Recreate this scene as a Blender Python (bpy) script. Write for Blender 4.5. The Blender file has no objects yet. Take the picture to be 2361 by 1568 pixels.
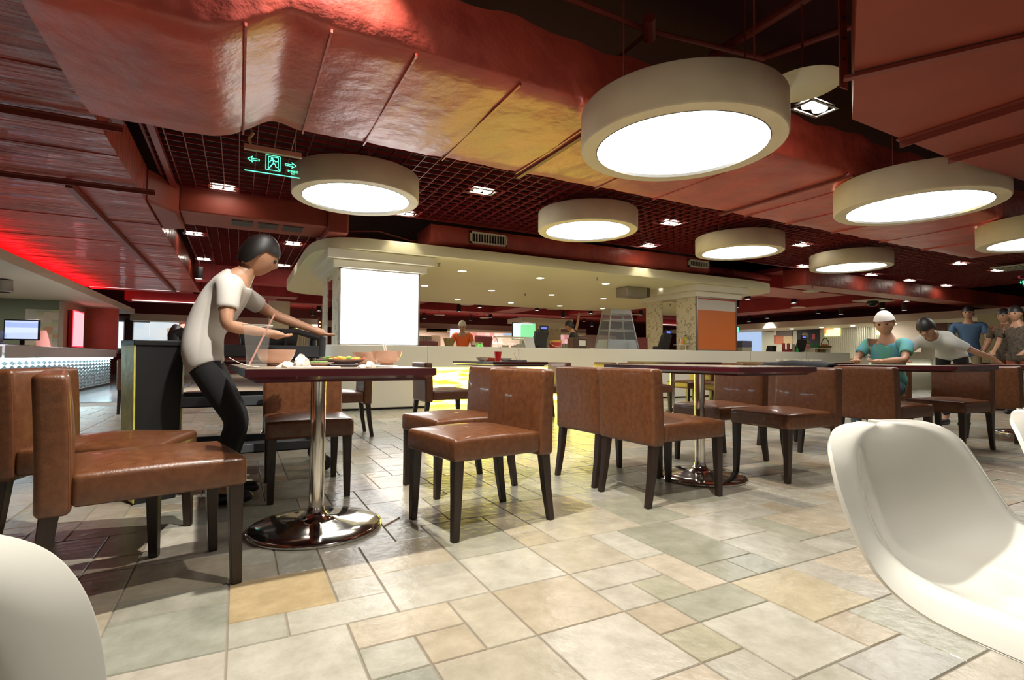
import bpy, bmesh, math, random
import numpy as np
from mathutils import Vector, Matrix
random.seed(7)
R=math.radians; PI=math.pi
S=bpy.context.scene
COL=S.collection
# ---------------------------------------------------------------- camera
F,YAW,PITCH,ROLL,CH=1212.0,R(27.5),R(1.94),R(0.349),0.80
_fw=Vector((math.sin(YAW)*math.cos(PITCH),math.cos(YAW)*math.cos(PITCH),math.sin(PITCH)))
_rt=Vector((math.cos(YAW),-math.sin(YAW),0)); _up=_rt.cross(_fw)
_r2=_rt*math.cos(ROLL)+_up*math.sin(ROLL); _u2=-_rt*math.sin(ROLL)+_up*math.cos(ROLL)
_C=Vector((0,0,CH))
cam=bpy.data.cameras.new('camera'); camo=bpy.data.objects.new('camera',cam); COL.objects.link(camo)
cam.sensor_width=36; cam.lens=F/2361*36; cam.clip_start=0.02
camo.matrix_world=Matrix(((_r2.x,_u2.x,-_fw.x,0),(_r2.y,_u2.y,-_fw.y,0),(_r2.z,_u2.z,-_fw.z,CH),(0,0,0,1)))
S.camera=camo
# ---------------------------------------------------------------- world, exposure
S.view_settings.view_transform='Standard'; S.view_settings.look='None'
S.view_settings.gamma=1; S.view_settings.use_curve_mapping=False
S.view_settings.exposure=0.1
w=bpy.data.worlds.new('world'); S.world=w; w.use_nodes=True
w.node_tree.nodes['Background'].inputs[0].default_value=(1.0,.86,.72,1)
w.node_tree.nodes['Background'].inputs[1].default_value=0.15
try:
    S.cycles.max_bounces=8; S.cycles.diffuse_bounces=4; S.cycles.glossy_bounces=4
    S.cycles.transparent_max_bounces=8; S.cycles.sample_clamp_indirect=6
    S.cycles.use_denoising=True
except Exception: pass
# ---------------------------------------------------------------- measuring helpers
def ray(px,py): return _fw*F+_r2*(px-1180.5)-_u2*(py-784)
def at(px,py,z):
    d=ray(px,py); return _C+d*((z-CH)/d.z)
def aty(px,py,Y):
    d=ray(px,py); return _C+d*(Y/d.y)
def atx(px,py,X):
    d=ray(px,py); return _C+d*(X/d.x)
# ---------------------------------------------------------------- materials
def M(name,col,rough=.5,metal=0,emit=None,es=0,bump=0,bs=40,bd=.02,var=0,vs=6,coat=0,trans=0,spec=None,col2=None,ior=None,stretch=None):
    m=bpy.data.materials.new(name); m.use_nodes=True; nt=m.node_tree; b=nt.nodes['Principled BSDF']
    b.inputs['Base Color'].default_value=(*col,1); b.inputs['Roughness'].default_value=rough; b.inputs['Metallic'].default_value=metal
    if coat: b.inputs['Coat Weight'].default_value=coat; b.inputs['Coat Roughness'].default_value=.05
    if trans: b.inputs['Transmission Weight'].default_value=trans
    if ior: b.inputs['IOR'].default_value=ior
    if spec is not None: b.inputs['Specular IOR Level'].default_value=spec
    if emit: b.inputs['Emission Color'].default_value=(*emit,1); b.inputs['Emission Strength'].default_value=es
    tc=None
    if bump or var:
        tc=nt.nodes.new('ShaderNodeTexCoord'); mp=nt.nodes.new('ShaderNodeMapping'); nt.links.new(tc.outputs['Object'],mp.inputs['Vector'])
        if stretch: mp.inputs['Scale'].default_value=stretch
    if var:
        n=nt.nodes.new('ShaderNodeTexNoise'); n.inputs['Scale'].default_value=vs; n.inputs['Detail'].default_value=6
        nt.links.new(mp.outputs[0],n.inputs['Vector'])
        mx=nt.nodes.new('ShaderNodeMix'); mx.data_type='RGBA'
        c2=col2 or tuple(c*(1-var) for c in col)
        rp=nt.nodes.new('ShaderNodeValToRGB'); rp.color_ramp.elements[0].position=.35; rp.color_ramp.elements[1].position=.65
        nt.links.new(n.outputs['Fac'],rp.inputs[0]); nt.links.new(rp.outputs[0],mx.inputs[0])
        mx.inputs[6].default_value=(*c2,1); mx.inputs[7].default_value=(*col,1)
        nt.links.new(mx.outputs[2],b.inputs['Base Color'])
    if bump:
        n=nt.nodes.new('ShaderNodeTexNoise'); n.inputs['Scale'].default_value=bs; n.inputs['Detail'].default_value=5
        nt.links.new(mp.outputs[0],n.inputs['Vector'])
        bp=nt.nodes.new('ShaderNodeBump'); bp.inputs['Strength'].default_value=bump; bp.inputs['Distance'].default_value=bd
        nt.links.new(n.outputs['Fac'],bp.inputs['Height']); nt.links.new(bp.outputs[0],b.inputs['Normal'])
    return m
def emis(name,col,s):
    m=bpy.data.materials.new(name); m.use_nodes=True; nt=m.node_tree; nt.nodes.clear()
    e=nt.nodes.new('ShaderNodeEmission'); e.inputs[0].default_value=(*col,1); e.inputs[1].default_value=s
    o=nt.nodes.new('ShaderNodeOutputMaterial'); nt.links.new(e.outputs[0],o.inputs[0]); return m
def glass(name,col,rough,alpha):
    m=bpy.data.materials.new(name); m.use_nodes=True; nt=m.node_tree; b=nt.nodes['Principled BSDF']
    b.inputs['Base Color'].default_value=(*col,1); b.inputs['Roughness'].default_value=rough; b.inputs['Alpha'].default_value=alpha
    b.inputs['Specular IOR Level'].default_value=.9
    return m
leather=M('leather',(.145,.052,.018),.36,bump=.10,bs=160,var=.3,vs=38,col2=(.100,.033,.011),coat=.2)
leather_b=M('leather_dark',(.20,.062,.028),.36,bump=.10,bs=160,var=.4,vs=28,col2=(.12,.038,.02),coat=.15)
darkwood=M('dark_wood',(.028,.013,.008),.35,var=.4,vs=20,stretch=(6,6,1))
seam=M('seam',(.16,.05,.02),.5)
chrome=M('chrome',(.72,.70,.66),.10,1,bump=.02,bs=12)
steel=M('brushed_steel',(.40,.39,.36),.35,1)
maroon=M('maroon_edge',(.055,.004,.008),.25,coat=.3)
laminate=M('table_laminate',(.42,.36,.27),.2,coat=.3)
cream=M('cream_paint',(.62,.53,.36),.55)
creamr=M('drum_plaster',(.76,.66,.48),.6,var=.12,vs=3)
drumface=M('drum_face',(.66,.64,.48),.5)
white=M('white_paint',(.80,.75,.58),.5)
wallwhite=M('counter_white',(.74,.70,.56),.35,coat=.15)
soffitw=M('soffit_white',(.66,.60,.45),.6)
red=M('red_duct_foil',(.52,.075,.045),.40,bump=.6,bs=4.5,bd=.05,var=.3,vs=3,col2=(.38,.05,.035),coat=.38)
red.node_tree.nodes['Principled BSDF'].inputs['Coat Roughness'].default_value=.4
redfold=M('red_duct_cloth',(.60,.095,.05),.38,bump=1,bs=3,bd=.12,var=.3,vs=2.2,col2=(.34,.038,.024),stretch=(.5,7,1),coat=.2)  # darker streaks paint fold shade that the bump barely shows
redfoldb=M('red_duct_cloth_cross',(.52,.05,.05),.42,bump=.6,bs=5,var=.3,vs=3,stretch=(5,.8,1))
redflat=M('red_paint_flat',(.29,.042,.020),.55,var=.15,vs=2)
redgrid=M('red_grid',(.20,.018,.018),.35)
maroonc=M('ceiling_maroon',(.045,.004,.005),.9)
redbeam=M('red_beam',(.42,.035,.035),.6,var=.2,vs=2)
iron=M('red_iron',(.20,.03,.018),.5)
blackp=M('black_plastic',(.012,.012,.013),.4)
greyp=M('grey_plastic',(.07,.075,.085),.45)
postg=M('grey_post',(.42,.37,.27),.4,.3)
bowlm=M('pink_bowl',(.72,.42,.32),.25,coat=.3)
platem=M('plate',(.75,.52,.44),.25,coat=.3)
paper=M('paper',(.8,.68,.6),.7,bump=.3,bs=30)
wshell=M('white_shell_plastic',(.86,.84,.75),.12,coat=.5)
grout=M('grout',(.24,.20,.155),.8)
skin=M('skin',(.42,.22,.13),.5)
hairm=M('hair',(.008,.006,.005),.5)
shirtw=M('shirt_white',(.50,.48,.44),.8)
orange=M('orange_cloth',(.75,.13,.02),.7)
blackc=M('black_cloth',(.010,.010,.011),.85)
navy=M('navy_cloth',(.006,.008,.012),.8)
LAMP=emis('lamp_white',(1,.98,.92),11.0)
SPOTE=emis('spot_white',(1,.93,.78),28.0)
BOXE=emis('lightbox_white',(1,.99,.97),5.5)
YEL=None
# ---------------------------------------------------------------- mesh builder
class MB:
    def __init__(s): s.v=[]; s.f=[]; s.mi=[]; s.cur=0
    def add(s,vs,fs):
        o=len(s.v); s.v+= [tuple(p) for p in vs]; s.f+=[tuple(i+o for i in f) for f in fs]; s.mi+=[s.cur]*len(fs); return s
    def box(s,x0,x1,y0,y1,z0,z1,mat=None):
        vs=[Vector((x,y,z)) for z in (z0,z1) for y in (y0,y1) for x in (x0,x1)]
        if mat: vs=[mat@p for p in vs]
        return s.add(vs,[(0,2,3,1),(4,5,7,6),(0,1,5,4),(2,6,7,3),(0,4,6,2),(1,3,7,5)])
    def hexa(s,b,t):  # b,t: 4 bottom and 4 top points
        return s.add(list(b)+list(t),[(3,2,1,0),(4,5,6,7),(0,1,5,4),(1,2,6,5),(2,3,7,6),(3,0,4,7)])
    def prism(s,poly,z0,z1):
        n=len(poly); a=sum(poly[i][0]*poly[(i+1)%n][1]-poly[(i+1)%n][0]*poly[i][1] for i in range(n))
        if a<0: poly=poly[::-1]
        vs=[(p[0],p[1],z0) for p in poly]+[(p[0],p[1],z1) for p in poly]
        return s.add(vs,[tuple(range(n-1,-1,-1)),tuple(range(n,2*n))]+[(i,(i+1)%n,n+(i+1)%n,n+i) for i in range(n)])
    def tube(s,path,r,n=10,cap=True):
        path=[Vector(p) for p in path]; rs=r if isinstance(r,(list,tuple)) else [r]*len(path)
        vs=[];u=None
        for i,p in enumerate(path):
            d=(path[min(i+1,len(path)-1)]-path[max(i-1,0)]).normalized()
            if u is None: u=d.orthogonal().normalized()
            else:
                u=(u-d*u.dot(d)); u=u.normalized() if u.length>1e-6 else d.orthogonal().normalized()
            w_=d.cross(u)
            vs+=[p+(u*math.cos(2*PI*k/n)+w_*math.sin(2*PI*k/n))*rs[i] for k in range(n)]
        m=len(path); fs=[(i*n+k,i*n+(k+1)%n,(i+1)*n+(k+1)%n,(i+1)*n+k) for i in range(m-1) for k in range(n)]
        if cap: fs+=[tuple(range(n-1,-1,-1)),tuple(range((m-1)*n,m*n))]
        return s.add(vs,fs)
    def lathe(s,prof,c=(0,0,0),n=32,cap=True,mat=None):
        vs=[];
        for r,z in prof:
            for k in range(n):
                p=Vector((r*math.cos(2*PI*k/n),r*math.sin(2*PI*k/n),z))
                if mat: p=mat@p
                vs.append(p+Vector(c))
        m=len(prof); fs=[(i*n+k,i*n+(k+1)%n,(i+1)*n+(k+1)%n,(i+1)*n+k) for i in range(m-1) for k in range(n)]
        if cap:
            if prof[0][0]>1e-5: fs.append(tuple(range(n-1,-1,-1)))
            if prof[-1][0]>1e-5: fs.append(tuple(range((m-1)*n,m*n)))
        return s.add(vs,fs)
    def grid(s,fn,nu,nv,flip=False):
        vs=[fn(i/nu,j/nv) for j in range(nv+1) for i in range(nu+1)]; W=nu+1
        fs=[(j*W+i,j*W+i+1,(j+1)*W+i+1,(j+1)*W+i) for j in range(nv) for i in range(nu)]
        if flip: fs=[f[::-1] for f in fs]
        return s.add(vs,fs)
    def ball(s,c,r,n=12,m=8,sc=(1,1,1),mat=None):
        vs=[];c=Vector(c)
        for j in range(m+1):
            t=PI*j/m
            for k in range(n):
                p=Vector((r*sc[0]*math.sin(t)*math.cos(2*PI*k/n),r*sc[1]*math.sin(t)*math.sin(2*PI*k/n),-r*sc[2]*math.cos(t)))
                if mat: p=mat@p
                vs.append(c+p)
        return s.add(vs,[(j*n+k,j*n+(k+1)%n,(j+1)*n+(k+1)%n,(j+1)*n+k) for j in range(m) for k in range(n)])
    def build(s,name,mat,parent=None,bevel=0,seg=3,smooth=True,angle=35,sub=0,solid=0,label=None):
        me=bpy.data.meshes.new(name); me.from_pydata([tuple(v) for v in s.v],[],s.f)
        mats=mat if isinstance(mat,(list,tuple)) else [mat]
        for m in mats: me.materials.append(m)
        if len(mats)>1: me.polygons.foreach_set('material_index',s.mi)
        me.validate(); 
        if smooth:
            me.polygons.foreach_set('use_smooth',[True]*len(me.polygons))
            if not sub: me.set_sharp_from_angle(angle=R(angle))
        me.update()
        o=bpy.data.objects.new(name,me); COL.objects.link(o)
        if parent: o.parent=parent
        if solid:
            q=o.modifiers.new('solid','SOLIDIFY'); q.thickness=solid; q.offset=0
        if bevel:
            q=o.modifiers.new('bevel','BEVEL'); q.width=bevel; q.segments=seg; q.limit_method='ANGLE'; q.angle_limit=R(40); q.harden_normals=False
        if sub:
            q=o.modifiers.new('sub','SUBSURF'); q.levels=sub; q.render_levels=sub
        if label: o['label']=label
        return o
def B(*a,**k): return MB().box(*a,**k)
def tag(o,label,cat,group=None,kind=None):
    if label: o['label']=label
    if cat: o['category']=cat
    if group: o['group']=group
    if kind: o['kind']=kind
    return o
def struct(o): o['kind']='structure'; return o
def empty(name,loc,rz=0,label=None,cat=None,group=None):
    o=bpy.data.objects.new(name,None); o.empty_display_size=.1; COL.objects.link(o); o.location=loc; o.rotation_euler=(0,0,rz)
    return tag(o,label,cat,group)
def kids(o): return [c for c in KIDS.get(o.name,[])]
KIDS={}
def freeze(root):
    for o in bpy.data.objects:
        if o.parent: KIDS.setdefault(o.parent.name,[])
    KIDS.clear()
    for o in bpy.data.objects:
        if o.parent: KIDS.setdefault(o.parent.name,[]).append(o)
def dup(root,loc,rz=0,label=None,group=None,scale=None):
    r=root.copy(); COL.objects.link(r); r.location=loc; r.rotation_euler=(0,0,rz)
    if scale: r.scale=scale
    if label: r['label']=label
    if group: r['group']=group
    for ch in KIDS.get(root.name,[]):
        c=ch.copy(); COL.objects.link(c); c.parent=r
        for g in KIDS.get(ch.name,[]):
            d=g.copy(); COL.objects.link(d); d.parent=c
    return r
def lamp(name,kind,loc,power,col=(1,.9,.75),target=None,size=.05,spot=60,blend=.3,parent=None):
    l=bpy.data.lights.new(name,kind); l.energy=power; l.color=col
    if kind=='SPOT': l.spot_size=R(spot); l.spot_blend=blend; l.shadow_soft_size=size
    elif kind=='POINT': l.shadow_soft_size=size
    else: l.size=size
    o=bpy.data.objects.new(name,l); COL.objects.link(o); o.location=loc
    if target is not None:
        o.rotation_euler=(Vector(target)-Vector(loc)).to_track_quat('-Z','Y').to_euler()
    if parent: o.parent=parent
    return o
# ================================================================ FLOOR
def floor_mats():
    m=bpy.data.materials.new('floor_tile'); m.use_nodes=True; nt=m.node_tree; b=nt.nodes['Principled BSDF']
    at_=nt.nodes.new('ShaderNodeAttribute'); at_.attribute_name='tile'; at_.attribute_type='GEOMETRY'
    tc=nt.nodes.new('ShaderNodeTexCoord')
    n=nt.nodes.new('ShaderNodeTexNoise'); n.inputs['Scale'].default_value=9; n.inputs['Detail'].default_value=8; n.inputs['Roughness'].default_value=.65
    nt.links.new(tc.outputs['Object'],n.inputs['Vector'])
    rp=nt.nodes.new('ShaderNodeValToRGB'); rp.color_ramp.elements[0].position=.3; rp.color_ramp.elements[0].color=(.74,.70,.62,1)
    rp.color_ramp.elements[1].position=.7; rp.color_ramp.elements[1].color=(1.08,1.02,.96,1)
    nt.links.new(n.outputs['Fac'],rp.inputs[0])
    mx=nt.nodes.new('ShaderNodeMix'); mx.data_type='RGBA'; mx.blend_type='MULTIPLY'; mx.inputs[0].default_value=1
    nt.links.new(at_.outputs['Color'],mx.inputs[6]); nt.links.new(rp.outputs[0],mx.inputs[7]); nt.links.new(mx.outputs[2],b.inputs['Base Color'])
    n2=nt.nodes.new('ShaderNodeTexNoise'); n2.inputs['Scale'].default_value=22; n2.inputs['Detail'].default_value=6
    nt.links.new(tc.outputs['Object'],n2.inputs['Vector'])
    bp=nt.nodes.new('ShaderNodeBump'); bp.inputs['Strength'].default_value=.35; bp.inputs['Distance'].default_value=.01
    nt.links.new(n2.outputs['Fac'],bp.inputs['Height']); nt.links.new(bp.outputs[0],b.inputs['Normal'])
    b.inputs['Roughness'].default_value=.27; b.inputs['Specular IOR Level'].default_value=.5
    return m
tilem=floor_mats()
def build_floor():
    rnd=random.Random(11); U=.1592; V=.158; ox,oy=-.012,.861
    i0,i1,j0,j1=-26,104,-8,60
    occ=set(); tiles=[]
    known=[(5,7,1,3),(5,7,3,5),(7,9,4,5),(7,8,3,4),(8,9,3,4),(9,10,3,5),(7,8,2,3),(8,10,2,3),(7,8,1,2),(8,10,0,2),(10,12,1,3),(10,11,0,1),
      (0,2,6,8),(2,3,6,7),(1,3,5,6),(0,1,5,6),(3,5,5,7),(2,4,4,5),(0,2,3,5),(2,3,3,4),(3,4,3,4),(4,5,3,5),(-2,0,5,7),(-2,0,3,5),(5,7,5,7),(7,9,5,7)]
    pal=[(.47,.42,.34),(.42,.40,.34),(.50,.47,.41),(.37,.36,.29),(.49,.42,.33),(.43,.41,.37),(.34,.34,.29),(.50,.46,.40),(.45,.38,.29)]
    cols={(0,2,6,8):(.54,.41,.24),(10,12,1,3):(.49,.42,.29),(9,10,3,5):(.54,.47,.38),(7,8,1,2):(.41,.38,.28),(8,9,3,4):(.42,.40,.31)}
    for t in known:
        tiles.append((t,cols.get(t) or pal[rnd.randrange(len(pal))])); occ|={(i,j) for i in range(t[0],t[1]) for j in range(t[2],t[3])}
    sizes=[(3,2),(2,2),(2,2),(2,3),(2,1),(1,2),(1,1),(2,2),(2,1)]
    for j in range(j0,j1):
        for i in range(i0,i1):
            if (i,j) in occ: continue
            rnd.shuffle(sizes)
            for (a,b) in sizes+[(1,1)]:
                cells={(p,q) for p in range(i,i+a) for q in range(j,j+b)}
                if not cells&occ and i+a<=i1 and j+b<=j1: break
            occ|=cells; c=pal[rnd.randrange(len(pal))]; f=rnd.uniform(.88,1.06)
            tiles.append(((i,i+a,j,j+b),tuple(x*f for x in c)))
    vs=[];fs=[];fc=[]
    g=.0022;bv=.0025;h=.003
    for (a,b,c,d),colr in tiles:
        x0,x1,y0,y1=ox+a*U+g,ox+b*U-g,oy+c*V+g,oy+d*V-g; o=len(vs)
        vs+=[(x0,y0,-h),(x1,y0,-h),(x1,y1,-h),(x0,y1,-h),(x0+bv,y0+bv,0),(x1-bv,y0+bv,0),(x1-bv,y1-bv,0),(x0+bv,y1-bv,0)]
        q=[(4,5,6,7),(0,1,5,4),(1,2,6,5),(2,3,7,6),(3,0,4,7)]
        fs+=[tuple(k+o for k in f) for f in q]; fc+=[(colr[0]*.93,colr[1]*.98,colr[2])]*5
    o=len(vs); X0,X1,Y0,Y1=-14,34,-4,30
    vs+=[(X0,Y0,-.0035),(X1,Y0,-.0035),(X1,Y1,-.0035),(X0,Y1,-.0035),(X0,Y0,-.12),(X1,Y0,-.12),(X1,Y1,-.12),(X0,Y1,-.12)]; nb=len(fs)
    fs+=[(o,o+1,o+2,o+3),(o+7,o+6,o+5,o+4),(o,o+4,o+5,o+1),(o+1,o+5,o+6,o+2),(o+2,o+6,o+7,o+3),(o+3,o+7,o+4,o)]; fc+=[(.3,.28,.25)]*6
    me=bpy.data.meshes.new('floor'); me.from_pydata(vs,[],fs); me.materials.append(tilem); me.materials.append(grout)
    me.polygons.foreach_set('material_index',[0]*nb+[1]*6)
    a=me.attributes.new('tile','FLOAT_COLOR','FACE'); a.data.foreach_set('color',[c for t in fc for c in (*t,1)])
    ob=bpy.data.objects.new('floor',me); COL.objects.link(ob); struct(ob)
build_floor()
# grey-blue polished lane in front of the left counter, a different floor finish
lane=M('lane_floor',(.36,.36,.37),.16,var=.2,vs=5)
struct(B(-9,-1.15,11.2,30,0,.004).build('floor',lane,smooth=False))
# ================================================================ SHELL
struct(B(-14,34,-4,30,3.9,4.1).build('ceiling',maroonc,smooth=False))
farc=M('far_ceiling_red',(.34,.03,.035),.7,var=.3,vs=.6)
struct(B(1.5,34,15.2,30,3.05,3.15).build('ceiling',farc,smooth=False))
struct(B(12.2,34,8.6,15.2,3.05,3.15).build('ceiling',farc,smooth=False))
struct(B(-1.0,1.5,14.6,30,3.05,3.15).build('ceiling',farc,smooth=False))
wallbk=M('wall_back_paint',(.13,.016,.016),.7)
struct(B(-8,26,27.5,27.7,0,3.9).build('wall_far',wallbk,smooth=False))
struct(B(26,26.2,-4,27.5,0,3.9).build('wall_right',wallbk,smooth=False))
struct(B(-8.2,-8,-4,27.7,0,3.9).build('wall_left',wallbk,smooth=False))
# cell ceiling of thin strips
def grid_ceiling(name,x0,x1,y0,y1,z,p,label):
    m=MB()
    n=int((x1-x0)/p)
    for i in range(n+1): m.box(x0+i*p-.004,x0+i*p+.004,y0,y1,z,z+.034)
    n=int((y1-y0)/p)
    for j in range(n+1): m.box(x0,x1,y0+j*p-.004,y0+j*p+.004,z+.002,z+.032)
    for (a,b,c,d) in ((x0-.02,x1+.02,y0-.02,y0),(x0-.02,x1+.02,y1,y1+.02),(x0-.02,x0,y0,y1),(x1,x1+.02,y0,y1)): m.box(a,b,c,d,z-.01,z+.06)
    return tag(m.build(name,redgrid,smooth=False),label,'ceiling grid')
grid_ceiling('grid_ceiling',-.86,19.5,4.5,7.98,3.0,.165,'long dark red open-cell ceiling grid above the round drum lamps, between the two big ducts')
grid_ceiling('grid_ceiling',-.86,1.35,8.85,14.4,3.0,.165,'small dark red open-cell ceiling grid behind the air grille beam, above the waiter')
grid_ceiling('grid_ceiling',14.0,25.5,3.0,4.4,3.0,.165,'dark red open-cell ceiling grid at the far right beyond the end of the golden duct')
# ---------------------------------------------------------------- ducts
def noisy(x,y,s=1.0): return (math.sin(x*7.3*s+1.3*math.sin(y*4.1))*.5+math.sin(x*17.1*s+y*3.7)*.3+math.sin(x*41*s+y*9.0)*.2)
def duct_x(name,x0,x1,y0,y1,zf,top,mat,n=200,amp=.006):
    m=MB(); ring=[]
    for i in range(n+1):
        x=x0+(x1-x0)*i/n; z=zf(x); a=amp*noisy(x,y0); b=amp*noisy(x,y1+2); tt=top(x)
        pts=[(x,y0+.02+b,tt),(x,y0+a*.6,z+.03),(x,y0+.03,z+a)]
        for q in range(1,8): yy=y0+(y1-y0)*q/8; pts.append((x,yy,z-.012*math.sin(q/8*PI)+amp*noisy(x,yy)))
        pts+=[(x,y1-.03,z+b),(x,y1+b*.6,z+.03),(x,y1,tt)]
        ring.append(pts)
    k=len(ring[0])
    m.add([p for r_ in ring for p in r_],[(i*k+j,i*k+(j+1)%k,(i+1)*k+(j+1)%k,(i+1)*k+j) for i in range(n) for j in range(k)]+[tuple(range(k))[::-1],tuple(n*k+j for j in range(k))])
    return m.build(name,mat,angle=60)
def zf1(x):
    a,b=-.22,.24
    t=min(1,max(0,(x-a)/(b-a))); t=t*t*(3-2*t)
    return 2.43+.17*t+ (.03*math.exp(-((x-.22)/.12)**2))
d=duct_x('foil_duct',-.92,11.4,2.97,4.47,zf1,lambda x:3.02+.02*math.sin(x*5)+.012*math.sin(x*13),red,n=420,amp=.008)
tag(d,'broad red and gold foil-wrapped air duct above the biggest drum lamp','air duct')
for (px,py,qx,qy) in ((1205,400,1345,318),(1665,492,1935,420)):
    a=at(px,py,2.585); b=at(qx,qy,2.585); B(a.x-.02,a.x+.02,2.93,4.52,2.565,2.59).build('hanger_iron',iron,d,smooth=False)
for x in (.0,.42,.9,1.6,2.35,3.3,4.1,5.6,6.4,7.4,8.6,9.8): B(x-.006,x+.006,2.975,4.465,zf1(x)-.020,zf1(x)+.0).build('seam_strip',red,d,smooth=False)
# left duct, runs away from the camera
def duct_y(name,y0,y1,x0,x1,zb,zt,mat,n=260,amp=.01):
    m=MB(); ring=[]
    for i in range(n+1):
        y=y0+(y1-y0)*i/n; pts=[(x0,y,zt),(x0,y,zb)]
        for q in range(0,13):
            x=x0+(x1-x0)*q/12; z=zb+amp*(math.sin(y*3.1+q)*.4+math.sin(y*11+q*.7)*.35+math.sin(y*27)*.25)
            pts.append((x,y,z))
        pts+=[(x1+.004*math.sin(y*19),y,zb+.06),(x1,y,zt)]
        ring.append(pts)
    k=len(ring[0])
    m.add([p for r_ in ring for p in r_],[(i*k+j,(i+1)*k+j,(i+1)*k+(j+1)%k,i*k+(j+1)%k) for i in range(n) for j in range(k)]+[tuple(range(k)),tuple(n*k+j for j in range(k))[::-1]])
    return m.build(name,mat,angle=60)
d2=duct_y('cloth_duct',1.2,17.3,-4.4,-1.0,2.6,3.02,redfold)
tag(d2,'huge red cloth-wrapped flat air duct overhead at left, running away toward the far stalls','air duct')
for y in (4.95,6.75): MB().box(-4.4,-.83,y-.03,y+.03,2.565,2.575).box(-4.4,-.83,y+.02,y+.03,2.53,2.575).build('hanger_iron',iron,d2,smooth=False)
B(-1.62,-1.56,6.9,17.2,2.53,2.585).build('support_rail',iron,d2,smooth=False)
for y in (3.2,4.2,5.8,8.6,10.2,12.4,14.5): B(-4.4,-1.0,y-.005,y+.005,2.588,2.6).build('seam_strip',redfold,d2,smooth=False)
# upright gap and angle iron beside the left duct
m=MB(); m.box(-.86,-.78,1.0,4.72,2.5,2.51).box(-.865,-.855,1.0,4.72,2.5,2.57)
tag(m.build('angle_iron',iron,smooth=False),'long dark red angle iron under the ceiling, left of the foil duct dip','angle iron')
m=MB(); m.box(-.80,-.74,4.6,8.0,2.93,2.99)
tag(m.build('edge_rail',redgrid,smooth=False),'narrow red rail along the left edge of the ceiling grid','rail')
# joining elbow between left duct and grille beam
m=MB(); m.prism([(-.998,7.4),(-.72,7.9),(-.72,8.85),(-.998,9.0)],2.62,3.02)
tag(m.build('duct_elbow',redflat,bevel=.03),'short orange-red duct elbow joining the left duct to the grille beam','duct elbow')
bm_=B(-.72,1.12,8.0,8.82,2.69,3.04).build('grille_beam',redflat,bevel=.015); tag(bm_,'red boxed air beam with a black slotted grille underneath, above the waiter','air beam')
m=MB()
for k in range(3):
    x0=-.12+k*.33; 
    m.box(x0,x0+.27,8.18,8.52,2.682,2.688)
    for q in range(8): m.box(x0+.01+q*.033,x0+.02+q*.033,8.19,8.51,2.676,2.69)
m.build('slot_grille',blackp,bm_,smooth=False)
B(1.12,1.4,7.9,9.3,2.6,3.02).build('end_block',redflat,bm_,bevel=.02)
# duct above the canopy
d3=duct_x('foil_duct',2.75,9.1,8.15,8.9,lambda x:2.68+.02*math.sin(x*2.1),lambda x:2.98,red,n=200,amp=.012)
tag(d3,'crumpled orange-red duct lying behind and above the white canopy edge','air duct')
def grille(name,x0,x1,y,z0,z1,label):
    e=empty(name,((x0+x1)/2,y,z0),0,label,'air grille')
    c=(x0+x1)/2; m=MB()
    for a in ((x0,x1,z0,z0+.03),(x0,x1,z1-.03,z1),(x0,x0+.03,z0,z1),(x1-.03,x1,z0,z1)): m.box(a[0]-c,a[1]-c,-.03,0,a[2]-z0,a[3]-z0)
    m.build('frame',white,e,smooth=False); B(x0+.03-c,x1-.03-c,-.008,0,.03,z1-z0-.03).build('backing',blackp,e,smooth=False)
    m=MB(); n=int((x1-x0)/.05)
    for i in range(1,n): m.box(x0+i*.05-c-.006,x0+i*.05-c+.006,-.025,-.009,.03,z1-z0-.03)
    m.build('slats',white,e,smooth=False); return e
grille('air_grille',3.42,4.12,8.14,2.73,2.93,'white slatted air grille on the orange duct, above the lightbox column')
grille('air_grille',8.45,9.05,8.14,2.76,2.92,'white slatted air grille near the right end of the duct above the canopy')
# right-hand flat duct near the camera
e=0
P0=at(1965,275,2.4); P1=at(1978,-60,2.4); P2=at(2190,365,2.4); P3=at(2420,435,2.4)
poly=[(P0.x,P0.y),(P1.x,P1.y),(4.2,.0),(9.5,.0),(P3.x+2.4,P3.y),(P3.x,P3.y),(P2.x,P2.y)]
d4=MB().prism(poly,2.4,2.95).build('sheet_duct',redflat,smooth=False)
tag(d4,'large flat red sheet-metal duct overhead at the right, with bare angle irons across it','air duct')
m=MB()
a=at(1945,186,2.37); b=at(2420,78,2.37)
dv=(b-a).normalized(); nv=Vector((-dv.y,dv.x,0))*.022
m.hexa([a-nv,b-nv,b+nv,a+nv],[p+Vector((0,0,.02)) for p in (a-nv,b-nv,b+nv,a+nv)]).build('hanger_iron',iron,d4,smooth=False)
for (px,py,qx,qy) in ((2078,330,2420,212),(2190,368,2420,308)):
    a=at(px,py,2.37); b=Vector((a.x,a.y-1.5,2.37)); MB().box(a.x-.028,a.x+.028,b.y,a.y+.02,2.388,2.4).box(a.x+.018,a.x+.028,b.y,a.y+.02,2.345,2.4).build('hanger_iron',iron,d4,smooth=False)
a=at(1945,200,2.36)
m=MB(); m.box(a.x-.035,a.x+.035,a.y-.004,a.y+.004,2.35,3.9)
h_=m.build('upright_strap',iron,d4,smooth=False)
for z in (2.4,2.52,2.64,2.76,2.88): MB().lathe([(.012,-.006),(.012,.006)],(a.x,a.y-.004,z),12,mat=Matrix.Rotation(PI/2,3,'X')).build('bolt_hole',blackp,h_)
B(8.0,9.4,1.9,2.0,2.42,2.9).build('side_duct',redflat,d4,smooth=False)
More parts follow.
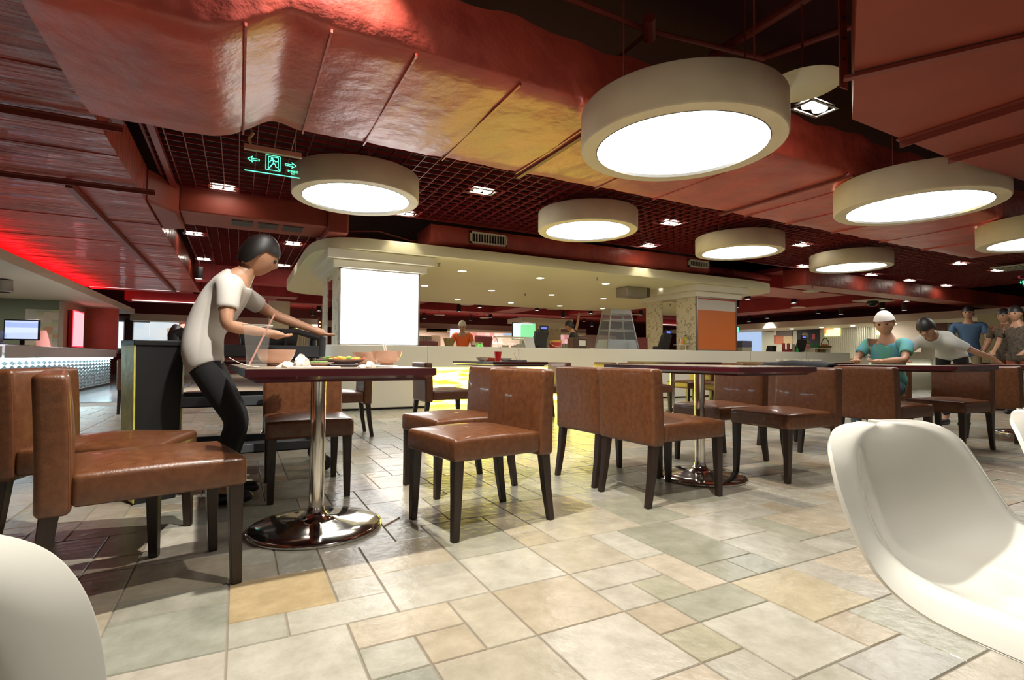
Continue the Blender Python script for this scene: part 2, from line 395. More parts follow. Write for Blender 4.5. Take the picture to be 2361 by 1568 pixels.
# dark pipes in the void
m=MB()
m.tube([at(1270,-20,3.3),at(1497,72,3.3),at(1760,135,3.3)],.022)
m.tube([at(1380,170,3.3),at(1497,72,3.3)],.016); m.tube([at(1497,40,3.3),at(1497,72,3.3)+Vector((0,0,-.06))],.05)
m.tube([at(1640,130,3.4),at(1880,-20,3.4)],.04)
tag(m.build('sprinkler_pipes',iron),'branching dark red pipes in the black void above the biggest drum lamp','pipes')
m=MB(); m.tube([at(1740,140,3.5),at(1965,60,3.5)],.03)
tag(m.build('conduit_pipe',iron),'thin conduit pipe running behind the upright strap of the right duct','pipe')
# pipes behind the canopy top at left and right
m=MB(); m.tube([(1.5,8.6,2.8),(2.0,8.6,2.86),(2.55,8.6,2.76),(2.7,8.7,2.8)],.012); m.tube([(1.4,9.6,2.95),(3.2,9.6,2.9)],.05)
tag(m.build('service_pipes',iron),'thin red service pipes in the dark gap between the grille beam and canopy duct','pipes')
m=MB(); m.tube([(9.3,8.9,2.95),(12.1,8.9,2.9)],.075); m.tube([(9.6,9.1,2.82),(12.0,9.1,2.8)],.04)
for x in (9.8,10.4,10.6): m.tube([(x,8.78,3.0),(x,8.78,2.84),(x+.12,8.78,2.84)],.018)
tag(m.build('service_pipes',redbeam),'fat red service pipes above the right-hand end of the white canopy','pipes')
# far ducts and beams
def beam(x0,x1,y0,y1,z0,z1,mat,label):
    return tag(B(x0,x1,y0,y1,z0,z1).build('ceiling_beam',mat,bevel=.01),label,'ceiling beam')
beam(12.2,26,8.0,8.6,2.62,3.05,red,'crumpled red duct below the right end of the ceiling grid')
beam(10.8,16,9.2,10.6,2.72,3.05,redfoldb,'wide pinkish-red duct beyond the right end of the canopy')
beam(17.3,18.4,9.6,20,2.60,3.05,redbeam,'deep red beam over the right-hand row of stalls')
beam(1.6,20,16.6,18.0,2.82,3.05,redfoldb,'wide pale red duct seen through the canopy opening')
beam(1.2,20,20.2,20.9,2.72,3.05,redbeam,'deep red cross beam in front of the far stalls')
beam(5.0,5.9,15.3,22,2.74,3.05,redbeam,'red beam running away behind the orange-uniformed cook')
beam(9.6,10.6,15.3,22,2.74,3.05,redbeam,'red beam running away above the small far column')
beam(13.4,14.4,10.6,22,2.78,3.05,redfoldb,'red beam running away right of the orange-panelled column')
beam(-.95,1.6,14.45,15.0,2.62,3.1,redbeam,'bright red cross beam behind the small ceiling grid')
beam(-1.0,1.6,17.4,18.1,2.62,3.05,redfoldb,'pale red duct crossing behind the waiter near the far left stalls')
beam(-3.6,-1.2,17.35,18.0,2.62,2.9,redbeam,'red light trough at the end of the left cloth duct, nearer one')
beam(-3.2,-.8,20.2,20.9,2.55,2.85,redbeam,'red light trough at the end of the left cloth duct, farther one')
pinkl=emis('pink_tube',(1,.72,.66),2.2)
for (x0,x1,y,z,lb) in ((-3.5,-1.5,17.33,2.60,'nearer'),(-3.0,-1.0,20.18,2.53,'farther')):
    tag(B(x0,x1,y-.04,y,z,z+.025).build('tube_lamp',pinkl,smooth=False),'thin pink-white tube lamp on the %s red trough at far left'%lb,'tube lamp')
# ================================================================ CANOPY, COUNTER, COLUMNS
can=[(.95,9.2),(1.0,8.62),(1.18,8.2),(1.5,8.02),(2.0,7.98),(9.9,7.99),(10.7,8.06),(11.2,8.2),(11.5,8.5),(11.6,9.0),(11.6,13.4),(11.4,14.1),(10.8,14.55),(10,14.75),(2.2,14.75),(1.5,14.6),(1.1,14.2),(.97,13.6)]
def smoothpoly(p,n=3):
    for _ in range(n):
        q=[]
        for i in range(len(p)):
            a,b=Vector(p[i]),Vector(p[(i+1)%len(p)])
            if (a-b).length>2: q+=[tuple(a),tuple(b)] if False else [tuple(a.lerp(b,.08)),tuple(a.lerp(b,.92))]
            else: q+=[tuple(a.lerp(b,.25)),tuple(a.lerp(b,.75))]
        p=q
    return p
co=MB().prism(smoothpoly(can,2),2.42,2.59).build('canopy_slab',M('canopy_glow_tint',(.84,.79,.50),.5),bevel=.004); tag(co,'long flat white canopy with rounded corners over the central kitchen counter','canopy')  # canopy colour carries the yellow glow of the counter panels
# counter ring
cw=MB()
front=[(1.15,8.5),(1.2,8.18),(1.38,8.03),(1.7,8.0),(2.62,8.0)]
def counter():
    e=empty('kitchen_counter',(7,8.2,0),0,'long cream-white kitchen counter with a glowing yellow front, under the canopy','counter')
    off=Vector((-7,-8.2,0))
    def P(l): return [(x-7,y-8.2) for x,y in l]
    # left solid end
    MB().prism(P([(1.17,8.22),(1.25,8.10),(1.4,8.03),(1.65,8.0),(2.66,8.0),(2.66,8.27),(1.15,8.27)]),.03,.98).build('end_panel',wallwhite,e,bevel=.012)
    MB().prism(P([(1.2,8.25),(1.3,8.12),(1.5,8.06),(2.66,8.06),(2.66,8.25)]),0,.03).build('plinth',blackp,e,smooth=False)
    MB().prism(P([(2.66,8.0),(14.0,8.0),(14.0,8.27),(2.66,8.27)]),.64,.98).build('top_band',wallwhite,e,bevel=.004)
    MB().prism(P([(6.1,8.03),(14.0,8.03),(14.0,8.25),(6.1,8.25)]),.03,.64).build('front_panel',wallwhite,e,smooth=False)
    MB().prism(P([(2.66,8.15),(6.1,8.15),(6.1,8.25),(2.66,8.25)]),.0,.64).build('glow_body',white,e,smooth=False)
    m=MB()
    for k in range(5):
        x0=2.68+k*.69; m.box(x0-7,x0+.68-7,8.10-8.2,8.148-8.2,.04,.64)
    m.build('glowing_panel',YEL,e,smooth=False)
    m=MB()
    for x in (10.2,12.2): B(x-.003-7,x+.003-7,-.203,-.199,.64,.98).build('joint',seam,e,smooth=False)
YEL=bpy.data.materials.new('yellow_onyx'); YEL.use_nodes=True
def yel():
    nt=YEL.node_tree; nt.nodes.clear(); tc=nt.nodes.new('ShaderNodeTexCoord'); mp=nt.nodes.new('ShaderNodeMapping'); mp.inputs['Scale'].default_value=(1.2,1.2,7)
    wv=nt.nodes.new('ShaderNodeTexNoise'); wv.inputs['Scale'].default_value=2.2; wv.inputs['Detail'].default_value=5; wv.inputs['Distortion'].default_value=.6
    rp=nt.nodes.new('ShaderNodeValToRGB'); rp.color_ramp.elements[0].position=.38; rp.color_ramp.elements[0].color=(1,.62,.01,1); rp.color_ramp.elements[1].position=.6; rp.color_ramp.elements[1].color=(1,1,.16,1)
    e=nt.nodes.new('ShaderNodeEmission'); e.inputs[1].default_value=9.0; o=nt.nodes.new('ShaderNodeOutputMaterial')
    L=nt.links.new; L(tc.outputs['Object'],mp.inputs[0]); L(mp.outputs[0],wv.inputs[0]); L(wv.outputs['Fac'],rp.inputs[0]); L(rp.outputs[0],e.inputs[0]); L(e.outputs[0],o.inputs[0])
yel(); counter()
tag(B(14.05,17.2,7.6,8.3,.0,.84).build('low_counter',wallwhite,bevel=.005),'lower white counter to the right of the long kitchen counter, with dishes on it','counter')
tag(B(14.1,17.1,7.55,7.6,.60,.66).build('strip_lamp',emis('strip_white',(1,1,.9),6),smooth=False),'glowing white strip lamp along the edge of the lower counter','strip lamp')
patt=None
def pattern_mat():
    m=bpy.data.materials.new('relief_panel'); m.use_nodes=True; nt=m.node_tree; b=nt.nodes['Principled BSDF']
    b.inputs['Base Color'].default_value=(.74,.66,.44,1); b.inputs['Roughness'].default_value=.6
    tc=nt.nodes.new('ShaderNodeTexCoord'); v=nt.nodes.new('ShaderNodeTexNoise'); v.inputs['Scale'].default_value=12; v.inputs['Detail'].default_value=0; v.inputs['Distortion'].default_value=1.5
    rp=nt.nodes.new('ShaderNodeValToRGB'); rp.color_ramp.elements[0].position=.64; rp.color_ramp.elements[0].color=(1,1,1,1); rp.color_ramp.elements[1].position=.67; rp.color_ramp.elements[1].color=(0,0,0,1)
    bp=nt.nodes.new('ShaderNodeBump'); bp.inputs['Strength'].default_value=1; bp.inputs['Distance'].default_value=.03
    L=nt.links.new; L(tc.outputs['Object'],v.inputs[0]); L(v.outputs['Fac'],rp.inputs[0]); L(rp.outputs[0],bp.inputs['Height']); L(bp.outputs[0],b.inputs['Normal'])
    mx=nt.nodes.new('ShaderNodeMix'); mx.data_type='RGBA'; mx.inputs[6].default_value=(.50,.42,.27,1); mx.inputs[7].default_value=(.74,.66,.44,1); L(rp.outputs[0],mx.inputs[0]); L(mx.outputs[2],b.inputs['Base Color'])
    return m
patt=pattern_mat(); mirror=M('mirror',(.8,.8,.8),.02,1)
def column(x0,y0,y1,label,front,w=1.26,top=2.16):
    e=empty('column',(x0,y0,0),0,label,'column')
    B(.02,w-.02,.02,y1-y0-.02,.0,2.42).build('core',cream,e,smooth=False)
    D=y1-y0
    for a,b in ((0,.30),(D-.55,D)) if False else ((.0,.56),(D-.55,D)):
        B(-.01,.03,a,b,.3,2.16).build('relief_panel',patt,e,smooth=False)
    B(0.0,.025,.56,D-.55,.3,2.12).build('mirror_strip',mirror,e,smooth=False)
    m=MB(); m.box(-.10,w+.10,-.10,D+.10,2.16,2.28).box(-.2,w+.2,-.2,D+.2,2.28,2.42); m.build('crown',white,e,bevel=.006)
    f=MB()
    for a in ((-.0,w,.98,1.0),(0,w,top-.02,top),(0,.025,.98,top),(w-.025,w,.98,top)): f.box(a[0],a[1],-.045,.0,a[2],a[3])
    f.build('lightbox_frame',steel,e,smooth=False)
    if front=='white': B(.025,w-.025,-.03,.015,1.0,top-.02).build('lit_panel',BOXE,e,smooth=False)
    else:
        B(.025,w-.025,-.025,.015,1.0,1.88).build('orange_board',M('orange_board',(.60,.15,.025),.5),e,smooth=False)
        B(.025,w-.025,-.025,.015,1.88,top-.05).build('blank_board',M('grey_board',(.60,.54,.44),.5),e,smooth=False)
        B(.025,w-.025,-.025,.015,top-.05,top-.02).build('red_strip',M('red_board',(.45,.06,.02),.5),e,smooth=False)
    return e
column(1.34,8.3,9.96,'white column with a big glowing blank lightbox and stepped crown under the canopy, at left','white')
column(8.83,8.3,9.86,'white column with an orange board on its front and carved relief side panels, at right','orange')
# small far column beyond the counter
e=empty('column',(9.6,17.3,0),0,'small pale column with two carved legs and a flat crown, beyond the counter','column')
for a in (0,1.05): B(a,a+.5,0,.5,0,1.95).build('leg',patt,e,smooth=False)
m=MB(); m.box(-.15,1.7,-.15,.65,1.95,2.12).box(-.35,1.9,-.35,.85,2.12,2.3); m.build('crown',white,e,bevel=.005)
# ================================================================ DRUM LAMPS
def drum(c,r,h,z0,label,first=False,rods=((-.52,-.08),(.52,-.08),(0,-.55))):
    e=empty('drum_lamp',(c[0],c[1],z0),0,label,'pendant lamp','round white drum lamps hung under the ceiling')
    m=MB(); q=96
    m.lathe([(r*.99,h),(r,h-.01),(r,.012),(r-.01,0),(r*.845,0),(r*.84,.012),(r*.84,.03)],(0,0,0),q,cap=False); m.build('shell',creamr,e,angle=50)
    MB().lathe([(r*.845,.02),(r*.835,-.003),(r*.825,.02)],(0,0,0),q,cap=False).build('rim',steel,e)
    MB().lathe([(0,.018),(r*.835,.018)],(0,0,0),q,cap=False).build('diffuser',LAMP,e,smooth=False)
    MB().lathe([(r*.98,h-.004),(0.001,h-.004)],(0,0,0),q,cap=False).build('top_plate',creamr,e,smooth=False)
    for a,b in rods: MB().tube([(a*r*1.6,b*r*1.6,h-.01),(a*r*1.6,b*r*1.6,3.9-z0)],.006,6).build('hanging_rod',iron,e)
    return e
D1=drum((2.77,2.74),.70,.268,2.30,'largest white drum lamp, nearest the camera, tilted-looking oval hanging at top right centre')
freeze(D1)
for (x,y,z,lb) in ((5.92,2.73,2.30,'second-largest white drum lamp at right, its top corner tucked under the flat red duct'),
                   (9.08,2.73,2.30,'white drum lamp cut off by the right edge of the picture'),
                   (1.17,6.12,2.60,'white drum lamp hanging beside the green exit sign, leftmost of all'),
                   (4.37,6.09,2.60,'small white drum lamp in front of the ceiling grid, above the canopy edge'),
                   (7.50,6.09,2.60,'small white drum lamp right of centre, third of the four along the grid'),
                   (10.6,6.03,2.60,'smallest and farthest white drum lamp, right of the canopy tip')):
    dup(D1,(x,y,z),0,lb)
# ================================================================ CHAIRS AND TABLES
def softbox(x0,x1,y0,y1,z0,z1,crown=0,r=.025,n=8,lean=0,belly=0):
    bm=bmesh.new(); bmesh.ops.create_cube(bm,size=1)
    for v in bm.verts: v.co=Vector(((v.co.x+.5)*(x1-x0)+x0,(v.co.y+.5)*(y1-y0)+y0,(v.co.z+.5)*(z1-z0)+z0))
    bmesh.ops.bevel(bm,geom=bm.edges[:],offset=r,segments=4,profile=.5,affect='EDGES')
    big=[e for e in bm.edges if e.calc_length()>.09]
    bmesh.ops.subdivide_edges(bm,edges=big,cuts=n,use_grid_fill=True)
    cx,cy=(x0+x1)/2,(y0+y1)/2
    for v in bm.verts:
        u=(v.co.x-cx)/((x1-x0)/2); w_=(v.co.y-cy)/((y1-y0)/2); t=(v.co.z-z0)/(z1-z0)
        if crown: v.co.z+=crown*max(0,1-u*u)*max(0,1-w_*w_)*max(0,t-.3)/.7
        if belly: v.co.y+=0; v.co.x+=belly*math.sin(PI*min(1,max(0,t)))*max(0,1-w_*w_)*(1 if u>0 else -.3)
        if lean: v.co.x-=lean*t*t
    vs=[v.co.copy() for v in bm.verts]; bm.verts.index_update(); fs=[tuple(v.index for v in f.verts) for f in bm.faces]; bm.free()
    m=MB(); m.add(vs,fs); return m
def leg(x,y,zt,fx,fy,a=.024,b=.016):
    m=MB(); t=[(x-a,y-a,zt),(x+a,y-a,zt),(x+a,y+a,zt),(x-a,y+a,zt)]
    b_=[(fx-b,fy-b,0),(fx+b,fy-b,0),(fx+b,fy+b,0),(fx-b,fy+b,0)]
    mid=[Vector(p).lerp(Vector(q),.55)+Vector(((fx-x)*-.12,0,0)) for p,q in zip(t,b_)]
    m.add(b_+[tuple(p) for p in mid]+t,[(3,2,1,0)]+[(i,(i+1)%4,4+(i+1)%4,4+i) for i in range(4)]+[(4+i,4+(i+1)%4,8+(i+1)%4,8+i) for i in range(4)]+[(8,9,10,11)])
    return m
def make_chair(lm,label,group=None):
    e=empty('dining_chair',(0,0,0),0,label,'chair','brown leather dining chairs')
    softbox(-.195,.285,-.232,.232,.345,.445,crown=.028,r=.018).build('seat',lm,e,smooth=True,angle=80)
    softbox(-.278,-.192,-.235,.235,.325,.745,r=.020,lean=.016,belly=.008).build('backrest',lm,e,smooth=True,angle=80)
    m=MB(); L=.018
    def bx(z): t=(z-.325)/.42; return -.304-L*t*t
    m2=MB()
    for s_ in (-1,1):
        m2.tube([(-.200-L*((z-.325)/.42)**2,s_*.229,z) for z in (.345,.45,.55,.65,.72)],.0028,6)
    m2.tube([(-.202-L,-.215,.741),(-.202-L,.215,.741)],.0028,6)
    m2.build('seam',seam,e)
    for s_ in (-1,1):
        leg(.252,s_*.198,.36,.262,s_*.200).build('leg',darkwood,e,bevel=.003,seg=1,smooth=False)
        leg(-.240,s_*.198,.36,-.288,s_*.200).build('leg',darkwood,e,bevel=.003,seg=1,smooth=False)
    return e
c0=make_chair(leather,'')
freeze(c0)
PT=math.pi
chairs=[ # x centre, y centre, facing rotation, label
 (-.27,2.33,0,'nearest brown leather dining chair at the left, its long seat lit from above'),
 (-.44,3.02,0,'brown chair behind the nearest left one, its back showing just above it'),
 (.47,3.42,-PT/2,'dark brown chair tucked at the far short end of the table with dirty dishes'),
 (1.09,2.39,PT,'bright orange-brown leather chair in the middle, empty and angled sideways'),
 (1.26,3.12,PT,'brown chair directly behind the bright orange-brown one, half hidden'),
 (2.27,2.89,0,'brown chair seen from behind, left of the pair before the bare table'),
 (2.25,2.40,0,'brown chair seen from behind, its seat running right to the chrome pole'),
 (3.43,2.42,PT,'brown leather chair facing left at the bare table, nearer of the two'),
 (3.45,3.0,PT,'brown leather chair facing left at the bare table, farther of the two'),
 (4.70,2.43,0,'brown chair seen from behind right behind the big white shell chair'),
 (5.78,2.50,PT,'dark brown chair facing left at the table on the right, under the outstretched hand'),
 (6.95,2.46,0,'brown chair with yellow-tinged back at the right edge of the picture'),
 (4.6,3.1,0,'brown chair with the dark coat over it, behind the bare table'),
 (6.0,3.2,PT,'tan chair behind the right-hand table, only its back edge showing'),
 (2.03,5.55,0,'small brown chair facing right at the table with the red cup'),
 (3.56,5.95,PT,'small brown chair facing left at the table with the red cup'),
 (.93,5.58,PT,'brown chair beyond the dirty table, facing left in front of the white counter end'),
 (4.95,5.55,0,'yellowish chair back left of the table before the glowing panel, nearer one'),
 (4.98,6.15,0,'yellowish chair back left of the table before the glowing panel, farther one'),
 (6.35,5.5,PT,'chair facing left against the glowing yellow panel, nearer one'),
 (6.38,6.1,PT,'chair facing left against the glowing yellow panel, farther one'),
 (7.3,5.5,0,'far chair back seen just over the bare table, left one of two'),
 (7.35,6.15,0,'far chair back seen just over the bare table, right one of two'),
 (-.33,5.78,0,'brown chair with purple-lit back behind the grey trolley post'),
 (-1.22,9.1,PT/2,'lone dark chair leg and back far off by the black bin at left'),
]
def foot(fx,fy,lx,ly,deg):
    c_,s_=math.cos(R(deg)),math.sin(R(deg)); return (fx-(lx*c_-ly*s_),fy-(lx*s_+ly*c_),R(deg))
fit={0:foot(.01,2.12,.262,-.2,12.5),1:foot(-.28,2.54,.262,-.2,-12.5),2:foot(*at(623,1163,0)[:2],.262,-.2,-91),3:foot(.85,2.16,.262,.2,189.5),
 4:foot(.95,3.25,.262,-.2,189),5:foot(1.97,2.67,-.288,-.2,2),6:foot(1.96,2.18,-.288,-.2,1),7:foot(3.16,2.21,.262,.2,179),8:foot(3.15,3.16,.262,-.2,181),10:foot(6.04,2.22,-.288,.2,180)}
for i,v in fit.items(): chairs[i]=(*v,chairs[i][3])
for i,(x,y,a,lb) in enumerate(chairs):
    if i==0: c0.location=(x,y,0); c0.rotation_euler=(0,0,a); c0['label']=lb
    else: dup(c0,(x,y,0),a+(0 if i in fit else random.uniform(-.03,.03)),lb)
def make_table(label):
    e=empty('dining_table',(0,0,0),0,label,'table','maroon-edged dining tables on chrome pedestals')
    hx,hy=.35,.60; b=.035
    P=lambda a,z:[(-hx+a,-hy+a,z),(hx-a,-hy+a,z),(hx-a,hy-a,z),(-hx+a,hy-a,z)]
    m=MB(); m.add(P(0,.748)+P(0,.722)+P(b,.706)+P(b,.700),[(0,1,2,3)]+[(4*k+i,4*k+4+i,4*k+4+(i+1)%4,4*k+(i+1)%4) for k in range(3) for i in range(4)]+[(15,14,13,12)])
    m.build('tabletop',maroon,e,smooth=False)
    B(-hx+.004,hx-.004,-hy+.004,hy-.004,.748,.7495).build('top_surface',laminate,e,smooth=False)
    MB().tube([(0,0,.06),(0,0,.70)],.034,28).build('pole',chrome,e)
    MB().lathe([(.295,0),(.30,.006),(.298,.014),(.285,.02),(.20,.030),(.10,.042),(.055,.055),(.040,.075),(.035,.10)],(0,0,0),64,cap=False).build('base',chrome,e,angle=60)
    m=MB(); m.box(-.03,.03,-.25,.25,.694,.701).box(-.2,.2,-.03,.03,.694,.701); m.build('bracket',blackp,e,smooth=False)
    return e
t0=make_table('dining table with dirty bowls and plates, on a chrome pedestal, at left'); t0.location=(.34,2.63,0); t0.rotation_euler=(0,0,R(3)); t0.scale=(1,1,1.009)
freeze(t0)
for x,y,a,lb in ((2.80,2.60,0,'bare dining table with pale top on a chrome pedestal in the centre'),
   (5.23,2.6,0,'dining table at right with a person leaning over it'),
   (2.8,5.75,0,'far dining table with the red cup on it, before the glowing panel'),
   (5.72,5.83,0,'far dining table in front of the brightest yellow panel, chrome pole showing'),
   (8.15,5.8,0,'far dining table with white dishes, left one of two pushed together'),
   (8.88,5.8,0,'far dining table with white dishes, right one of two pushed together'),
   (7.75,2.55,0,'dining table past the right edge, partly behind the yellow-tinged chair'),
   (.25,5.6,0,'dining table behind the waiter, only its chrome base rim showing')):
    dup(t0,(x,y,0),R(a),lb)
# ---------------------------------------------------------------- white shell chairs
def shell_chair(label):
    e=empty('shell_chair',(0,0,0),0,label,'chair','glossy white moulded shell chairs')
    Cn=[(0,-.245,.425),(0,-.22,.440),(0,-.14,.440),(0,-.03,.432),(0,.06,.430),(0,.135,.438),(0,.190,.462),(0,.218,.51),(0,.230,.56),(0,.238,.61),(0,.248,.650),(0,.262,.672)]
    Rm=[(.15,-.245,.425),(.200,-.215,.448),(.226,-.12,.464),(.236,-.01,.474),(.238,.07,.482),(.236,.130,.502),(.230,.160,.545),(.221,.182,.592),(.204,.202,.634),(.170,.226,.661),(.105,.248,.673),(.020,.262,.6745)]
    def samp(K,t):
        x=t*(len(K)-1); i=min(int(x),len(K)-2); f=x-i; p=[K[max(i-1,0)],K[i],K[i+1],K[min(i+2,len(K)-1)]]
        return [0.5*((2*p[1][k])+(-p[0][k]+p[2][k])*f+(2*p[0][k]-5*p[1][k]+4*p[2][k]-p[3][k])*f*f+(-p[0][k]+3*p[1][k]-3*p[2][k]+p[3][k])*f**3) for k in range(3)]
    TC=np.array([samp(Cn,i/120) for i in range(121)]); TR=np.array([samp(Rm,i/120) for i in range(121)])
    for T_ in (TC,TR):
        for _ in range(9): T_[1:-1]=(T_[:-2]+2*T_[1:-1]+T_[2:])/4
    def fn(u,v):
        i=int(round(v*120)); s_=math.sin(PI/2*(u*2-1)); a=abs(s_); c_=TC[i]; r_=TR[i]; k=a**2.8
        x=r_[0]*s_; y=c_[1]+(r_[1]-c_[1])*k; z=c_[2]+(r_[2]-c_[2])*k
        roll=max(0,(a-.86)/.14)**2; w_=min(1,max(0,(v-.35)/.3)); w_=w_*w_*(3-2*w_); e_=min(1,(1-v)/.12)
        x+=math.copysign(.016*roll*e_,s_); z-=.044*roll*(1-w_); y+=.026*roll*w_
        if v>.97: y+=.010*((v-.97)/.03)**2
        if v<.05: z-=.02*((.05-v)/.05)**2
        return (x,y,z)
    m=MB(); m.grid(fn,64,120)
    # round the four corners by solidify+subsurf
    o=m.build('shell',wshell,e,smooth=True,angle=180,solid=.010)
    q=o.modifiers.new('b','BEVEL'); q.width=.004; q.segments=2; q.limit_method='ANGLE'; q.angle_limit=R(60)
    MB().tube([(0,0,.02),(0,0,.41)],[.03,.03],20).build('stem',chrome,e)
    MB().lathe([(.21,0),(.212,.008),(.15,.018),(.06,.03),(.03,.05)],(0,0,0),40,cap=False).build('base',chrome,e)
    return e
s0=shell_chair('big glossy white moulded chair in the lower right foreground'); s0.location=(1.115,.318,0)
freeze(s0)
dup(s0,(-.315,.25,0),0,'glossy white moulded chair cut off by the lower left corner')
dup(s0,(1.78,.30,0),0,'glossy white moulded chair at the right edge beyond the big white one')
# ================================================================ CEILING SPOTS
def twin_spot():
    e=empty('twin_spotlight',(0,0,0),0,'','ceiling light','square twin spotlights in the ceiling grid')
    m=MB(); w_=.17;h=.10;t=.022
    m.box(-w_,w_,-h,-h+t,-.006,.004).box(-w_,w_,h-t,h,-.006,.004).box(-w_,-w_+t,-h,h,-.006,.004).box(w_-t,w_,-h,h,-.006,.004); m.build('frame',steel,e,smooth=False)
    B(-w_+t,w_-t,-h+t,h-t,.03,.034).build('reflector_box',steel,e,smooth=False)
    for s_ in (-1,1): MB().lathe([(.0,.012),(.045,.012),(.055,.0),(.058,.02)],(s_*.068,0,0),20,cap=False).build('bulb',SPOTE,e)
    return e
ts=twin_spot(); freeze(ts)
spots=[(1878,250,2.86,'twin spotlight right beside the biggest drum lamp'),(1113,442,3,'twin spotlight in the grid between the leftmost drum lamp and the next'),
 (1547,515,3,'twin spotlight in the grid above the two middle small drum lamps'),(1847,565,3,'twin spotlight in the grid above the farthest drum lamp'),
 (515,433,3,'spotlight glowing under the left exit sign'),(935,493,3,'spotlight glaring at the lower right rim of the leftmost drum lamp'),
 (1495,567,3,'spotlight glaring between the second and third small drum lamps'),(1852,615,3,'spotlight at the left of the farthest drum lamp'),(2009,634,3,'spotlight just under the farthest drum lamp'),
 (447,540,3,'spotlight at the upper left of the small grid'),(676,563,3,'spotlight at the upper right of the small grid above the waiter'),
 (469,598,3,'spotlight at the lower left of the small grid'),(655,613,3,'spotlight at the lower right of the small grid behind the waiter'),
 (2213,608,3,'spotlight in the far right grid, upper of the pair at left'),(2300,624,3,'spotlight in the far right grid with the strongest star glare'),
 (2097,647,3,'spotlight in the far right grid, leftmost of the lower pair'),(2182,659,3,'spotlight in the far right grid, lowest glaring one'),
 (2285,709,2.9,'far spotlight below the grid at right, left one of two'),(2334,713,2.9,'far spotlight below the grid at right, right one of two')]
first=True
SPOTPOS=[]
for px,py,z,lb in spots:
    p=at(px,py,z-.012); SPOTPOS.append((p,py))
    if first: ts.location=p; ts['label']=lb; first=False
    else: dup(ts,p,0,lb)
# round downlights and sprinklers in the canopy
dl=empty('downlight',(0,0,0),0,'','ceiling light','round downlights in the white canopy')
MB().lathe([(.075,.0),(.085,-.004),(.088,.001)],(0,0,0),28,cap=False).build('trim_ring',white,dl)
MB().lathe([(0,.0),(.075,-.001)],(0,0,0),28,cap=False).build('bulb',SPOTE,dl,smooth=False)
freeze(dl)
rows=[(9.15,(3.7,5.4,7.05,8.68),'front'),(11.45,(3.72,5.4,7.1,8.74,10.4),'middle'),(13.72,(3.75,5.42,7.1,8.8,10.45),'back')]
ordn=['first','second','third','fourth','fifth']
DLPOS=[];first=True
for y,xs,rn in rows:
    for k,x in enumerate(xs):
        p=(x,y,2.418); DLPOS.append(p); lb='%s round downlight from the left in the %s row under the white canopy'%(ordn[k],rn)
        if first: dl.location=p; dl['label']=lb; first=False
        else: dup(dl,p,0,lb)
sp=empty('sprinkler',(0,0,0),0,'','sprinkler','small sprinklers under the white canopy')
MB().lathe([(.028,.0),(.028,-.012),(.012,-.014),(.012,-.05)],(0,0,0),14,cap=False).build('body',steel,sp)
MB().lathe([(.03,-.052),(.03,-.056)],(0,0,0),14).build('deflector',steel,sp)
freeze(sp); first=True
for px,py,lb in ((1012,610,'leftmost'),(1377,643,'middle front'),(1211,680,'middle back'),(1650,661,'rightmost')):
    p=at(px,py-3,2.42)
    if first: sp.location=p; sp['label']=lb+' metal sprinkler under the white canopy'; first=False
    else: dup(sp,p,0,lb+' metal sprinkler under the white canopy')
# black cylinder spotlights of the far hall
cs=empty('cylinder_spotlight',(0,0,0),0,'','ceiling light','black cylinder spotlights of the far hall')
MB().lathe([(.001,.27),(.085,.27),(.085,.0),(.078,.0),(.078,.03)],(0,0,0),20,cap=False).build('housing',blackp,cs)
MB().lathe([(0,.012),(.078,.012)],(0,0,0),20,cap=False).build('bulb',SPOTE,cs,smooth=False)
MB().tube([(0,0,.27),(0,0,.45)],.012,6).build('stem',blackp,cs)
freeze(cs); first=True
cyl=[(978,735,'leftmost, right of the white lightbox'),(1106,709,'above the orange-uniformed cook'),(1085,740,'just right of the white-haired cook'),(1131,732,'beside the white ceiling disc'),
 (1058,719,'half hidden at the canopy edge'),(1190,743,'unlit-looking, left of the small far column'),(1238,716,'above the small far column'),(1298,732,'right of the small far column'),(1362,723,'above the worker in black'),
 (1347,741,'right of the raised arm'),(1365,752,'lowest, right of the worker in black'),(1477,728,'left of the orange-panelled column'),
 (1724,690,'right next to the top of the orange-panelled column'),(1830,699,'big one below the far duct'),(1814,719,'below the big one'),(1886,723,'fourth right of the orange column'),
 (1939,725,'lowest before the striped stall'),(1957,705,'high one above the striped stall'),(1769,734,'small one over the fascia'),(1727,742,'lowest one, right of the orange column'),(1697,709,'half hidden by the orange column'),
 (2034,712,'left of the two above the capped diner'),(2085,716,'right of the two above the capped diner'),(2090,695,'bright one higher above the capped diner'),
 (735,717,'behind the waiter arm, upper of two'),(721,728,'behind the waiter arm, lower of two'),(458,643,'big unlit one above the waiter shoulder')]
CYL=[]
for px,py,lb in cyl:
    p=at(px,py,2.6 if px!=458 else 2.55); CYL.append(p); lb='black cylinder spotlight, '+lb
    if first: cs.location=p; cs['label']=lb; first=False
    else: dup(cs,p,0,lb)
# ================================================================ LIGHTS in the fixtures
warm=(1,.86,.66)
for i,(p,py) in enumerate(SPOTPOS[:13]):
    pw=[110,60,60,40,60,25,25,15,20,45,30,40,25][i]
    lamp('spot_beam','SPOT',p+Vector((0,0,-.03)),pw,(1,.9,.74),p+Vector((0,0,-3)),.03,80,.5)
for p in DLPOS: lamp('downlight_beam','SPOT',Vector(p)+Vector((0,0,-.01)),125,(1,.88,.6),Vector(p)+Vector((0,0,-3)),.05,120,.8)
for p in CYL[::2]: lamp('cylinder_beam','SPOT',p+Vector((0,0,-.01)),420,(1,.85,.65),p+Vector((0,0,-3)),.05,90,.6)
